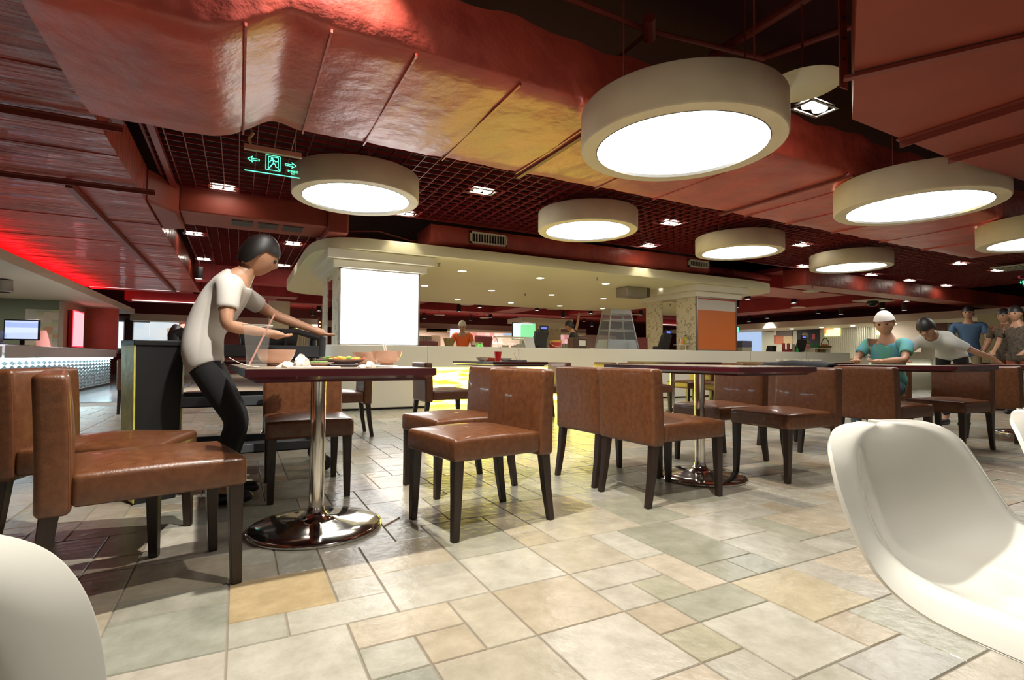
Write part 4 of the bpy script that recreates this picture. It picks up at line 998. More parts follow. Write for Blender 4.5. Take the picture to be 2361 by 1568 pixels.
# blurred walker in blue, and two people at the far right
p=atx(2235,829,12.0); J=turned(stand(lean=.1,h=1.08),200)
person('person in blue top walking past behind the right-hand table',(12.0,p.y,0),J,M('blue_cloth',(.06,.12,.22),.8),M('khaki',(.30,.24,.15),.8),hairm,(-.9,-.3,-.1))
for px,X,lb,hh in ((2325,11.0,'left one of two people in brown-patterned tops at the far right edge',.98),(2352,10.4,'right one of two people in brown-patterned tops at the far right edge',.97)):
    p=atx(px,829,X); J=turned(stand(lean=.05,h=hh),170)
    person(lb,(X,p.y,0),J,M('brown_pattern',(.10,.075,.05),.8,var=.6,vs=30),M('rust_cloth',(.22,.05,.02),.8),hairm,(-1,.1,-.1))
# ================================================================ THINGS ON THE NEAR TABLE
TZ=.7565
def onT(px,Y,dz=0): p=aty(px,829,Y); return V(p.x,Y,TZ+dz)
clear=glass('clear_plastic',(.95,.93,.88),.05,.09); clear2=glass('clear_rim',(1,1,.9),.1,.6)
straw=M('pink_straw',(.75,.38,.32),.4); food_g=M('food_green',(.10,.22,.03),.6); food_y=M('food_yellow',(.65,.42,.04),.5); food_r=M('food_red',(.45,.10,.03),.5)
tray=M('dark_tray',(.03,.015,.02),.35)
def cup(loc,r0,r1,h,mat,rimm,label,straws=(),name='plastic_cup'):
    e=empty(name,loc,0,label,'cup')
    MB().lathe([(.001,.002),(r0,.002),(r0+.001,.008),(r0+(r1-r0)*.32,h*.33),(r0+(r1-r0)*.30,h*.35),(r1,h-.004),(r1+.004,h-.002),(r1+.004,h),(r1,h)],(0,0,0),36,cap=False).build('cup_wall',mat,e)
    MB().lathe([(r1,h-.004),(r1+.005,h-.004),(r1+.005,h),(r1,h)],(0,0,0),36,cap=False).build('rim',rimm,e)
    for a,b in straws: MB().tube([a,b],.003,8).build('straw',straw,e)
    return e
p=onT(592,2.17); cup(p,.033,.047,.160,clear,clear2,'tall clear plastic cup with a pink straw on the dirty table',[((-.025,.0,.01),(.058,.0,.205))])
def bowl(loc,r,h,label,mat=None,fill=None,name='bowl',group=None):
    e=empty(name,loc,0,label,'bowl',group)
    MB().lathe([(r*.42,0),(r*.44,.006),(r*.42,.010),(r*.66,h*.20),(r*.87,h*.5),(r*.98,h*.88),(r,h),(r*.96,h),(r*.80,h*.6),(r*.55,h*.28),(.001,h*.22)],(0,0,0),44,cap=False).build('bowl_body',mat or bowlm,e,angle=60)
    if fill: MB().lathe([(.001,h*.66),(r*.84,h*.62)],(0,0,0),24,cap=False).build('leftovers',fill,e)
    return e
bowl(onT(636,2.62),.083,.074,'pink bowl behind the clear cup, leftmost bowl on the dirty table',fill=food_r)
bowl(onT(848,2.58),.072,.066,'small pink bowl half hidden behind the bigger right-hand bowl on the dirty table',fill=food_r)
b3=bowl(onT(892,2.28,.008),.064,.062,'pink bowl with two sticks standing in it, rightmost on the dirty table',fill=food_r)
for k in (0,1): MB().tube([(-.005+.006*k,.0,.02),(-.016+.009*k,.01,.105)],.0025,6).build('stick',paper,b3)
e=empty('saucer',onT(885,2.30),0,'flat saucer under the rightmost bowl on the dirty table','saucer'); MB().lathe([(.03,0),(.055,.002),(.062,.006),(.055,.005),(.001,.004)],(0,0,0),32,cap=False).build('saucer_body',clear2,e)
def platter(loc,a,b,h,label,rz=0):
    e=empty('plate',loc,rz,label,'plate'); m=MB()
    m.lathe([(.45,0),(.5,.003),(.8,.6*h),(1,h),(.97,h),(.78,.75*h),(.5,.3*h),(.001,.25*h)],(0,0,0),44,cap=False,mat=Matrix.Diagonal((a,b,1))); m.build('plate_body',platem,e,angle=60); return e
pl=platter(onT(790,2.42,.012),.115,.075,.020,'long oval plate with leftover yellow and green food on the dirty table')
for k,(mt,n) in enumerate(((food_g,10),(food_y,14),(food_r,9))):
    m=MB()
    for i in range(n): x=random.uniform(-.075,.075)*(1 if k else 1); m.ball((x+(k-1)*.02,random.uniform(-.03,.03),.020+random.uniform(0,.008)),random.uniform(.006,.011),7,5,(1.5,1,.7))
    tag(m.build('leftover_food',mt,pl),None,None,None,'stuff')
pl=platter(onT(735,2.30,.004),.062,.06,.016,'small round plate with scraps in the middle of the dirty table')
m=MB()
for i in range(12): m.ball((random.uniform(-.03,.03),random.uniform(-.03,.03),.016),random.uniform(.005,.010),7,5,(1.4,1,.7))
tag(m.build('leftover_food',food_g,pl),None,None,None,'stuff')
p=onT(790,2.42); tag(B(p.x-.12,p.x+.10,p.y-.085,p.y+.085,TZ,TZ+.011).build('tray',tray,bevel=.003),'flat dark tray under the oval plate on the dirty table','tray')
def crumple(loc,r,h,label,seed):
    rn=random.Random(seed); m=MB(); n,k=18,9; ph=[rn.uniform(0,6) for _ in range(6)]
    vs=[]
    for j in range(k+1):
        t=PI/2*j/k
        for i in range(n):
            a=2*PI*i/n; q=1+.25*math.sin(3*a+ph[0]+2*t)+.18*math.sin(7*a+ph[1]-3*t)+rn.uniform(-.10,.10)
            vs.append((r*math.cos(t)*q*math.cos(a),r*math.cos(t)*q*math.sin(a)*.8,h*math.sin(t)*(1+.25*math.sin(5*a+ph[2]))+.001))
    m.add(vs,[(j*n+i,j*n+(i+1)%n,(j+1)*n+(i+1)%n,(j+1)*n+i) for j in range(k) for i in range(n)]+[tuple(range(n))[::-1]])
    o=m.build('paper_napkin',paper,angle=25); o.location=loc; return tag(o,label,'napkin')
crumple(onT(694,2.18,.006),.028,.038,'crumpled white napkin with a raised peak, in the middle of the dirty table',1)
crumple(onT(662,2.26),.030,.020,'low crumpled napkin between the cup and the peaked napkin',2)
crumple(onT(838,2.17),.022,.010,'flat crumpled napkin in front of the small pink bowl',3)
crumple(onT(852,2.20,0),.018,.022,'white tissue scrap leaning on the rightmost bowl',4)
p=onT(720,2.12); o=B(-.09,.10,-.03,.03,0,.005).build('place_mat',paper,smooth=False); o.location=(p.x,p.y,TZ); tag(o,'flat white paper sheet along the front edge of the dirty table','paper')
p=onT(556,2.2); m=MB(); m.grid(lambda u,v:(-.04+.10*u,-.05+.10*v,.002+.035*(1-u)**2),8,4); o=m.build('folded_paper',paper,solid=.001); o.location=(p.x,p.y,TZ+.002); tag(o,'curled white paper at the left corner of the dirty table','paper')
p=at(918,1225,.003); q=at(887,1240,.003); tag(MB().tube([at(921,1193,.003),at(885,1213,.003)],.003,6).build('dropped_straw',M('straw_tan',(.45,.28,.2),.5)),'thin straw dropped on the floor tiles beside the chrome table base','straw')
# ---------------------------------------------------------------- far table things
def onF(px,Y): p=aty(px,829,Y); return V(p.x,Y,.7565)
cup(onF(1148,5.35),.030,.042,.115,M('red_cup',(.55,.01,.015),.35,coat=.3),M('cup_rim',(.8,.7,.65),.4),'red paper cup with a straw on the far table',[((0,0,.02),(.035,0,.175))],name='paper_cup')
cup(onF(1197,5.35),.032,.045,.135,clear,clear2,'clear plastic cup right of the red cup on the far table',[((0,0,.02),(-.015,0,.17)),((-.03,0,.02),(-.07,0,.10))])
bowl(onF(1112,5.5),.070,.045,'pale bowl left of the red cup on the far table',mat=M('pale_bowl',(.6,.52,.45),.3))
m=MB(); m.hexa([(-.09,-.05,0),(.09,-.05,0),(.09,.05,0),(-.09,.05,0)],[(-.12,-.07,.05),(.12,-.07,.035),(.12,.07,.035),(-.12,.07,.05)]); o=m.build('food_box',M('red_box',(.50,.07,.03),.4)); o.location=onF(1131,5.65); tag(o,'open red food box behind the red cup on the far table','food box')
o=bowl(onF(1166,5.6),.075,.04,'pale bowl just right of the red cup on the far table',mat=M('pale_bowl2',(.62,.52,.47),.3))
p=onF(1180,5.45); tag(B(p.x-.09,p.x+.16,p.y-.08,p.y+.08,.7565,.776).build('tray',tray,bevel=.004),'dark tray at the right of the far table with the red cup','tray')
for k,(px,Y,r) in enumerate(((1797,5.75,.05),(1818,5.6,.085),(1838,5.75,.085),(1862,5.9,.10),(1880,5.7,.09),(1886,5.95,.06))):
    bowl(onF(px,Y),r,.045,['leftmost','second','third','fourth','fifth','rightmost'][k]+' white dish in the row on the far table right of the orange column',mat=M('white_dish',(.75,.72,.6),.3),group='white dishes on the far right table')
# dark coat over the chair behind the bare table
m=MB()
def coat(u,v):
    a=u*2-1; y=.30*a; t=v
    if t<.45: x=-.02-.05*0-.02; z=.30+(.465*(t/.45)); x=-.345-.02*math.sin(a*7)
    elif t<.55: k=(t-.45)/.1; x=-.345+.20*k; z=.765+.015*math.sin(k*PI)
    else: k=(t-.55)/.45; x=-.145+.02*math.sin(a*6+2)+.05*k; z=.765-.36*k
    return (x,y+.02*math.sin(z*14),z+.005*math.sin(a*7)-.02*a*a)
m.grid(coat,28,36); o=m.build('coat',navy,angle=180,solid=.022); o.location=(4.72,3.02,0); tag(o,'dark navy coat hanging over the chair behind the bare table','coat')
# ================================================================ TROLLEY, BIN, TUB
tr=empty('service_trolley',(.02,4.15,0),0,'dark grey three-shelf trolley with grey posts and curved handles behind the waiter','trolley')
def rim_shelf(z,h,x0,x1,y0,y1): 
    m=MB(); m.box(x0,x1,y0,y1,z,z+.012).box(x0,x1,y0,y0+.02,z,z+h).box(x0,x1,y1-.02,y1,z,z+h).box(x0,x0+.02,y0,y1,z,z+h).box(x1-.02,x1,y0,y1,z,z+h); return m
for z,h in ((.79,.085),(.47,.07),(.16,.06)): rim_shelf(z,h,-.40,.52,-.26,.26).build('shelf',greyp,tr,bevel=.004,smooth=False)
for x in (-.385,.50):
    for y in (-.24,.24):
        MB().tube([(x,y,.12),(x,y,.80)],.026,18).build('post',postg,tr)
        for z in (.48,.17): MB().lathe([(.032,-.04),(.032,.05)],(x,y,z),16).build('collar',greyp,tr)
        w=MB(); w.lathe([(.02,-.014),(.05,-.014),(.055,-.008),(.055,.008),(.05,.014),(.02,.014)],(0,0,0),20,mat=Matrix.Rotation(PI/2,3,'X')); wo=w.build('wheel',blackp,tr); wo.location=(x+.03,y,.056)
        B(x-.012,x+.04,y-.02,y+.02,.075,.125).build('caster_bracket',steel,tr,smooth=False)
for sx in (-1,1):
    x=-.385 if sx<0 else .50
    MB().tube([(x,-.24,.80),(x,-.24,.93),(x,-.20,.955),(x,-.10,.985),(x,.10,.985),(x,.20,.955),(x,.24,.93),(x,.24,.80)],[.027,.030,.026,.022,.022,.026,.030,.027],12).build('handle',greyp,tr)
MB().tube([(-.385,-.24,.93),(-.34,-.24,.955),(-.27,-.24,.95),(-.2,-.24,.975)],[.026,.024,.02,.018],10).build('handle',greyp,tr)
MB().tube([(.50,-.24,.93),(.44,-.24,.945),(.33,-.24,.975),(.24,-.24,.965)],[.026,.022,.02,.018],10).build('handle',greyp,tr)
tb=empty('washing_up_tub',(.19,4.12,.803),0,'dark grey plastic tub on the trolley top in front of the waiter','tub')
m=MB(); a=[(-.19,-.15),(.19,-.15),(.19,.15),(-.19,.15)]
def ring(s_,z): return [(x*s_,y*s_,z) for x,y in a]
m.add(ring(.85,0)+ring(1,.19)+ring(1.06,.19)+ring(1.06,.17),[(3,2,1,0)]+[(4*k+i,4*k+(i+1)%4,4*k+4+(i+1)%4,4*k+4+i) for k in range(3) for i in range(4)]); m.build('tub_body',greyp,tb,smooth=False,bevel=.006)
for x in (-.10,.10): B(x-.008,x+.008,-.162,-.150,.05,.17).build('rib',greyp,tb,smooth=False)
o=bowl((.40,4.15,.803),.07,.05,'white upturned bowl on the trolley top at its right end',mat=platem); o.location=(.42,4.16,.853); o.rotation_euler=(PI,0,0)
tag(B(.30,.50,4.0,4.14,.803,.815).build('tray',tray,bevel=.003),'black tray on the right end of the trolley top','tray')
p0=aty(325,790,3.95)
bn=empty('waste_bin',(-.41,3.60,0),R(22),'tall narrow black waste bin with a yellow left side, left of the trolley','bin')
bl=[(-.12,-.11,0),(.08,-.11,0),(.08,.11,0),(-.12,.11,0)]; tl=[(-.135,-.12,.875),(.10,-.12,.875),(.10,.12,.875),(-.135,.12,.875)]
MB().hexa(bl,tl).build('bin_body',blackp,bn,bevel=.006)
yellowpl=M('yellow_plate',(.72,.66,.10),.4,.1,bump=.2,bs=25,var=.3,vs=14)  # yellow plate colour, mottled darker at random
def sidepl(): 
    m=MB(); m.hexa([(-.126,-.115,.01),(-.119,-.115,.01),(-.119,.115,.01),(-.126,.115,.01)],[(-.142,-.122,.87),(-.134,-.122,.87),(-.134,.122,.87),(-.142,.122,.87)]); return m
sidepl().build('side_plate',yellowpl,bn,smooth=False)
MB().box(-.143,.108,-.128,.128,.855,.885).build('bin_rim',blackp,bn,bevel=.004)
tag(B(.82,1.07,7.75,7.98,0,.90).build('waste_bin',blackp,bevel=.01),'small black bin standing against the left end of the white counter','bin')
# ================================================================ ON AND BEHIND THE KITCHEN COUNTER
Yc=8.14; ZC=.98
def onC(px,Y=Yc): p=aty(px,829,Y); return V(p.x,Y,ZC)
# inner worktop carrying the things
tag(B(2.7,8.7,8.40,9.4,0,.955).build('inner_worktop',wallwhite,smooth=False),'low worktop just inside the kitchen counter','worktop')
tag(B(10.2,14.0,8.40,9.2,0,.955).build('inner_worktop',wallwhite,smooth=False),'low worktop inside the right end of the kitchen counter','worktop')
ZW=.955; YW=8.7
def onW(px,Y=YW): p=aty(px,829,Y); return V(p.x,Y,ZW)
def small(mb,name,mat,loc,label,cat,**k):
    o=mb.build(name,mat,**k); o.location=loc; return tag(o,label,cat)
darkred=M('dark_red_lacquer',(.10,.012,.014),.4)
m=MB(); m.grid(lambda u,v:(-.20+.40*u,.02*math.sin(v*PI),v*(.12+.03*math.sin(u*PI))),12,4); small(m,'shell_back_chair',darkred,onW(984,8.95),'dark red curved chair back just right of the lightbox','chair',solid=.03)
p=onW(1005,9.0); small(B(-.085,.085,0,.01,0,.24),'menu_card',M('card_cream',(.6,.42,.3),.6),p,'upright cream menu card beside the stacked baskets','menu card',smooth=False)
wick=M('wicker',(.28,.20,.05),.7,bump=1,bs=60,var=.5,vs=60)
bk=empty('basket_stack',onW(1034),0,'stack of brown wicker baskets on the counter left of the orange cook','basket')
for k in range(7): MB().lathe([(.045+.004*k,.02*k+.0),(.062+.005*k,.02*k+.06),(.066+.005*k,.02*k+.06),(.05+.004*k,.02*k)],(0,0,0),20,cap=False).build('basket',wick,bk)
sj=empty('sauce_jar',onW(1091),0,'small jar of dark sauce beside the orange cook','jar'); MB().lathe([(.001,0),(.032,0),(.034,.05),(.034,.07),(.03,.08)],(0,0,0),20).build('sauce',M('sauce_dark',(.05,.01,.01),.3),sj); MB().lathe([(.034,.07),(.036,.11),(.036,.135),(.001,.135)],(0,0,0),20).build('lid',M('jar_lid',(.5,.4,.25),.4),sj)
gj=empty('green_jar',onW(1106),0,'bright green round pot on the counter right of the orange cook','pot'); MB().lathe([(.001,0),(.075,.0),(.078,.03),(.05,.07),(.03,.09),(.001,.09)],(0,0,0),24).build('pot_body',M('bright_green',(.10,.65,.10),.4),gj); MB().lathe([(.02,.09),(.02,.105),(.001,.105)],(0,0,0),16).build('knob',blackp,gj)
small(B(-.08,.08,.03,.04,0,.12),'menu_card',M('card_kraft',(.55,.45,.25),.6),onW(1106,8.78),'small kraft card behind the green pot','menu card',smooth=False)
p=onW(1106,9.9); small(B(-.20,.20,-.03,.03,0,.30),'high_back_chair',darkred,(p.x+.08,9.9,.955),'tall dark red padded chair back behind the orange cook','chair',bevel=.03)
tag(B(p.x-.2,p.x+.36,9.75,10.1,0,.955).build('chair_block',darkred,smooth=False),'dark red bench base behind the orange cook','bench')
# glass food dome
gd=empty('food_display',onW(1182,8.85),0,'barrel-shaped clear food display case with bowls inside, on the counter','display case')
dome=glass('dome_glass',(.9,.88,.75),.05,.30)
def domef(u,v):
    a=PI*v; return (-.38+.76*u,-.15*math.cos(a),.02+.22*math.sin(a))
MB().grid(domef,10,16).build('dome',dome,gd); MB().box(-.40,.42,-.17,.17,0,.02).build('dome_base',M('base_tan',(.35,.28,.18),.5),gd,smooth=False)
for x in (-.38,.38): MB().tube([(x,-.15*math.cos(PI*k/10),.02+.22*math.sin(PI*k/10)) for k in range(11)],.006,6).build('rim_arch',steel,gd)
MB().box(-.38,.38,-.03,.05,.225,.245).build('top_strip',M('tan_strip',(.5,.42,.28),.3,.5),gd,smooth=False)
p=gd.location
bowl((p.x+.05,p.y,p.z+.021),.085,.05,'brown bowl of snacks inside the food display case, right one',mat=M('wood_bowl',(.22,.12,.04),.5))
bowl((p.x-.16,p.y,p.z+.021),.07,.06,'woven bowl inside the food display case, left one',mat=wick)
# screen, card, till
mo=monitor(onW(1212,9.15).x-.04,9.15,ZW+.10,R(-12),'monitor with a green and white picture behind the food display case',noisepanel('screen_green',[(.2,.7,.3),(.25,.75,.3),(.6,.75,.8),(.2,.65,.3),(.7,.7,.8)],4,.9,(1,1,1)))
p=onW(1212,9.15); tag(B(p.x-.20,p.x+.10,9.06,9.3,ZW,ZW+.10).build('monitor_riser',blackp,smooth=False),'black riser under the green-pictured monitor','stand')
m=MB(); m.hexa([(-.10,-.01,0),(.10,-.01,0),(.10,.01,0),(-.10,.01,0)],[(-.135,.03,.235),(.065,.03,.235),(.065,.045,.235),(-.135,.045,.235)]); small(m,'menu_card',M('card_white',(.62,.6,.55),.6),onW(1224,8.6),'slanted blank white menu card in front of the till','menu card',smooth=False)
def till(loc,rz,label,name='till'):
    e=empty(name,loc,rz,label,'till')
    m=MB(); m.hexa([(-.15,-.02,.06),(.13,-.02,.06),(.13,.08,.06),(-.15,.08,.06)],[(-.12,-.09,.36),(.16,-.09,.36),(.16,.0,.36),(-.12,.0,.36)]); m.build('screen_body',blackp,e,bevel=.006)
    B(-.04,.06,-.05,.14,0,.08).build('foot',blackp,e,smooth=False); B(-.02,.16,-.06,-.02,.37,.47).build('customer_display',blackp,e,bevel=.006)
    B(.0,.13,-.063,-.059,.40,.44).build('digits',emis('digits_blue',(.2,.25,.9),1.0),e,smooth=False); B(.02,.05,-.05,-.03,.34,.38).build('display_stalk',blackp,e,smooth=False)
    B(-.02,.22,.10,.30,.0,.12).build('cash_base',blackp,e,bevel=.01); return e
till(onW(1244,8.75),0,'black till with blue digits, left of the small far column')
till(onW(1532,8.6),R(10),'black till between the two relief panels of the orange-panelled column')
till(onW(1846,8.6),R(0),'black till at the right of the orange-panelled column')
bu=empty('bucket',onW(1280,8.7),0,'red bucket with yellow rim and cream handle on the counter','bucket')
MB().lathe([(.10,0),(.12,.15),(.001,.15)],(0,0,0),28).build('bucket_body',M('bucket_red',(.42,.03,.02),.4),bu); MB().lathe([(.121,.15),(.126,.15),(.126,.19),(.118,.19)],(0,0,0),28).build('bucket_rim',M('bucket_yellow',(.65,.38,.06),.4),bu)
MB().tube([(.125*math.cos(PI+PI*k/10),-.125*abs(math.sin(PI*k/10))*.9-.0,.15-.09*math.sin(PI*k/10)) for k in range(11)],.006,6).build('handle',M('cream_handle',(.7,.6,.45),.5),bu)
bx=empty('wooden_box',onW(1330,8.75),0,'dark wooden box with a white and green printed notice on the counter','box')
B(-.16,.17,-.10,.10,0,.24).build('box_body',M('box_brown',(.06,.025,.015),.4),bx,smooth=False); B(-.16,.18,-.11,.11,.24,.25).build('box_lid',M('lid_tan',(.35,.26,.16),.4),bx,smooth=False)
B(-.02,.14,-.104,-.10,.09,.20).build('printed_notice',noisepanel('notice_print',[(.7,.7,.6),(.2,.35,.15),(.65,.65,.55)],14,0,(1,1,1)),bx,smooth=False)
small(B(-.17,.2,-.06,.06,0,.045),'folded_cloth',darkred,onW(1372,8.7),'low dark red folded cloth at the foot of the steel display cabinet','cloth',bevel=.02)
# tall steel and glass display cabinet
cb=empty('display_cabinet',onW(1422,8.9),0,'tall tapering steel and glass hot-food cabinet on the counter','display cabinet')
def frame(x0,x1,y0,y1,z): return [(x0,y0,z),(x1,y0,z),(x1,y1,z),(x0,y1,z)]
H=.78; b_=frame(-.42,.42,-.22,.22,0); t_=frame(-.27,.27,-.14,.14,H)
for q in range(4): MB().tube([b_[q],t_[q]],.017,4).build('corner_post',steel,cb,smooth=False)
MB().hexa(frame(-.29,.29,-.16,.16,H),frame(-.27,.27,-.14,.14,H+.10)).build('top_hood',steel,cb,smooth=False)
for z in (.44,.66):
    k=z/H; MB().box(-.42+.15*k,.42-.15*k,-.22+.08*k,.22-.08*k,z-.015,z+.015).build('glass_shelf',steel,cb,smooth=False)
MB().hexa(frame(-.415,.415,-.215,.215,.01),frame(-.36,.36,-.19,.19,.24)).build('steel_tank',M('tank_steel',(.42,.46,.46),.3,.8),cb,smooth=False)
cg=glass('cabinet_glass',(.85,.9,.88),.05,.16)
MB().add([b_[0],b_[1],t_[1],t_[0]],[(0,1,2,3)]).build('front_pane',cg,cb,smooth=False); MB().add([b_[3],b_[0],t_[0],t_[3]],[(0,1,2,3)]).build('side_pane',cg,cb,smooth=False)
m=MB()
for q in range(3): m.tube([(.12,-.23,.0),(.12+.05*(q-1),-.24,.10),(.12+.03*(q-1),-.235,.20)],.004,5)
m.build('wire_rack',steel,cb)
m=MB()
for i in range(8): m.ball((.12+random.uniform(-.05,.05),random.uniform(-.05,.05),.475),.022,7,5)
small(m,'pastries',M('pastry',(.32,.18,.05),.6),(cb.location.x,cb.location.y,ZW),'small pile of brown pastries on the cabinet glass shelf','pastry')['kind']='stuff'
m=MB(); m.hexa(frame(-.13,.13,-.04,.04,0),frame(-.17,.13,-.03,.05,.30)); small(m,'high_back_chair',M('red_slats',(.16,.02,.012),.5,bump=.8,bs=8,stretch=(.1,.1,6)),onW(1481,8.75),'dark red slatted chair back right of the steel cabinet','chair',bevel=.02)
sb=empty('range_hood',(aty(1455,829,9.4).x,9.4,2.20),0,'brushed steel hood box hung under the canopy left of the orange column','range hood'); B(-.28,.30,-.2,.2,0,.215).build('hood_body',steel,sb,bevel=.01); B(.14,.40,-.19,.21,.01,.214).build('dark_end',M('dark_end',(.06,.055,.04),.5),sb,smooth=False)
hw=empty('shelf_rack',onW(1572,8.2),0,'small white wire shelf beside the black till in front of the orange column','shelf')
hw.location=(aty(1576,829,8.5).x-.02,8.5,ZW)
B(-.2,.2,-.08,.08,.145,.155).build('shelf_board',white,hw,smooth=False)
for x in (-.19,.19,.0): MB().tube([(x,-.075,0),(x,-.075,.15 if x>-.1 else .30)],.006,6).build('shelf_leg',white,hw)
ob=empty('oil_bottle',(hw.location.x+.09,8.5,ZW+.155),0,'yellow cooking-oil bottle with dark cap on the small white shelf','bottle')
MB().lathe([(.001,0),(.05,.005),(.055,.10),(.045,.14),(.02,.17),(.018,.19)],(0,0,0),20).build('bottle_body',M('oil_yellow',(.50,.46,.06),.2),ob); MB().lathe([(.02,.19),(.02,.215),(.001,.215)],(0,0,0),14).build('cap',M('cap_green',(.02,.08,.02),.5),ob); B(-.035,.035,-.058,-.05,.04,.10).build('paper_label',M('label_w',(.6,.58,.4),.6),ob,smooth=False)
small(B(-.05,.05,-.03,.03,0,.13),'carton',noisepanel('carton_print',[(.7,.68,.55),(.75,.25,.05),(.3,.5,.2)],9),(hw.location.x-.05,8.5,ZW+.155),'small orange and white carton beside the oil bottle','carton',smooth=False)
# right end: crates, jars, bottles
small(B(-.17,.17,-.12,.12,0,.13),'plastic_crate',M('crate_beige',(.42,.38,.27),.5),onW(1713,8.6),'beige plastic crate under a purple-grey one, right of the orange column','crate',bevel=.01)
o=small(B(-.17,.17,-.12,.12,0,.15),'plastic_crate',M('crate_purple',(.13,.12,.18),.5),onW(1713,8.6),'purple-grey plastic crate on the beige one, right of the orange column','crate',bevel=.01); o.location.z=ZW+.131
small(MB().hexa(frame(-.12,.10,-.08,.08,0),frame(-.05,.12,-.08,.08,.20)),'card_printer',blackp,onW(1868,8.7) if 0 else onW(1873-95,8.9),'slanting black card printer next to the right-hand till','printer',bevel=.01)
redj=M('jar_red',(.40,.03,.03),.4)
for k,px in enumerate((1807,1818)): small(MB().lathe([(.001,0),(.035,0),(.035,.24),(.03,.26),(.001,.26)],(0,0,0),18),'sauce_bottle',redj,onW(px,8.7),['left','right'][k]+' tall red sauce jar of the pair near the right end of the counter','jar')
small(B(-.12,.12,-.04,.04,0,.09),'red_packets',M('packets',(.28,.04,.03),.5),onW(1817,8.55),'low row of dark red packets in front of the tall red jars','packets',smooth=False)
small(MB().lathe([(.001,0),(.04,0),(.04,.24),(.001,.24)],(0,0,0),18),'spice_jar',M('jar_pale',(.42,.36,.26),.3),onW(1830,8.7),'pale spice jar right of the tall red jars','jar')
grn=M('bottle_green',(.02,.35,.05),.15)
for k,(px,Y) in enumerate(((1838,8.6),(1874,9.0),(1883,9.0),(1890,9.0))):
    b=empty('green_bottle',onW(px,Y),0,['lone green bottle left of the shelf row','first green-based bottle behind the drink jars','second green-based bottle behind the drink jars','third green-based bottle behind the drink jars'][k]+' at the right end of the counter','bottle','green bottles at the right end of the counter')
    MB().lathe([(.001,0),(.038,0),(.038,.16 if k else .10),(.014,.22 if k else .16),(.014,.30 if k else .22),(.001,.30 if k else .22)],(0,0,0),16).build('bottle_body',grn,b)
st=empty('statuette',onW(1857,9.3),0,'white and gold figurine with a round head behind the counter jars','figurine')
wf=M('figurine_white',(.70,.66,.52),.4)
MB().lathe([(.11,0),(.10,.12),(.13,.22),(.12,.33),(.05,.40),(.04,.44)],(0,0,0),24).build('figure_body',wf,st); MB().ball((0,0,.52),.085,20,14,(1,1,1.15)).build('figure_head',wf,st)
MB().lathe([(.122,.24),(.128,.30),(.115,.34)],(0,0,0),24,cap=False).build('gold_sash',M('gold',(.5,.32,.05),.3,.7),st); MB().tube([(-.10,0,.30),(-.22,-.02,.26)],.02,8).build('arm',M('gold2',(.5,.32,.05),.3,.7),st)
small(MB().lathe([(.05,0),(.06,.09),(.001,.09)],(0,0,0),20),'pink_pot',M('pink_pot',(.70,.25,.22),.5),V(onW(1862,8.85).x,8.85,1.10),'pink pot in front of the white figurine','pot')
rk=empty('display_ledge',onW(1885,8.8),0,'low ledge carrying bottles over a row of brown drink jars at the right end','ledge')
B(-.28,.42,-.10,.28,.145,.16).build('ledge_board',white,rk,smooth=False); B(-.28,-.26,-.1,.28,0,.145).build('ledge_leg',white,rk,smooth=False); B(.40,.42,-.1,.28,0,.145).build('ledge_leg',white,rk,smooth=False)
for k,c_ in enumerate(((.30,.15,.04),(.40,.36,.14),(.10,.04,.02),(.28,.10,.02),(.10,.20,.05))):
    small(MB().lathe([(.001,0),(.045,0),(.045,.135),(.001,.135)],(0,0,0),16),'drink_jar',M('jar_c%d'%k,c_,.25),(rk.location.x-.2+.12*k,8.80,ZW),['leftmost brown','pale yellow','dark brown','reddish brown','green-banded'][k]+' jar in the row under the ledge at the right end of the counter','jar')
ar=empty('arch_basket',onW(1903,8.9),0,'fruit basket with a thin leafy green arch handle at the right end of the counter','basket'); ar.location.z=ZW+.16
MB().tube([(.18*math.cos(PI*k/14),0,.06+.22*math.sin(PI*k/14)) for k in range(15)],.012,6).build('arch_handle',M('leaf_green',(.02,.10,.03),.5),ar); MB().lathe([(.13,0),(.17,.06),(.001,.05)],(0,0,0),20).build('basket_body',wick,ar)
for k in range(3): small(MB().ball((0,0,0),.035,12,8),'orange_fruit',M('fruit',(.60,.20,.03),.5),(ar.location.x-.08+.08*k,8.9,ZW+.16+.085),['left','middle','right'][k]+' orange fruit in the arch-handled basket','fruit')
for k in range(5): bowl((14.4+.45*k,7.9,.84),.13,.07,['leftmost','second','third','fourth','rightmost'][k]+' white serving dish on the lower counter at right',mat=M('dish_w',(.75,.72,.65),.25),group='serving dishes on the lower counter')
for k,px in enumerate((2343,2351)): small(MB().lathe([(.001,0),(.05,0),(.05,.22),(.02,.27),(.02,.31),(.001,.31)],(0,0,0),14),'thermos_flask',M('flask',(.06,.07,.05),.4),aty(px,829,4.2).xy.to_3d()+V(0,0,.757),['left','right'][k]+' of two dark flasks on the table at the far right edge','flask')
dup(t0,(aty(2350,829,4.2).x,4.2,0),R(0),'dining table at the far right edge carrying two dark flasks')
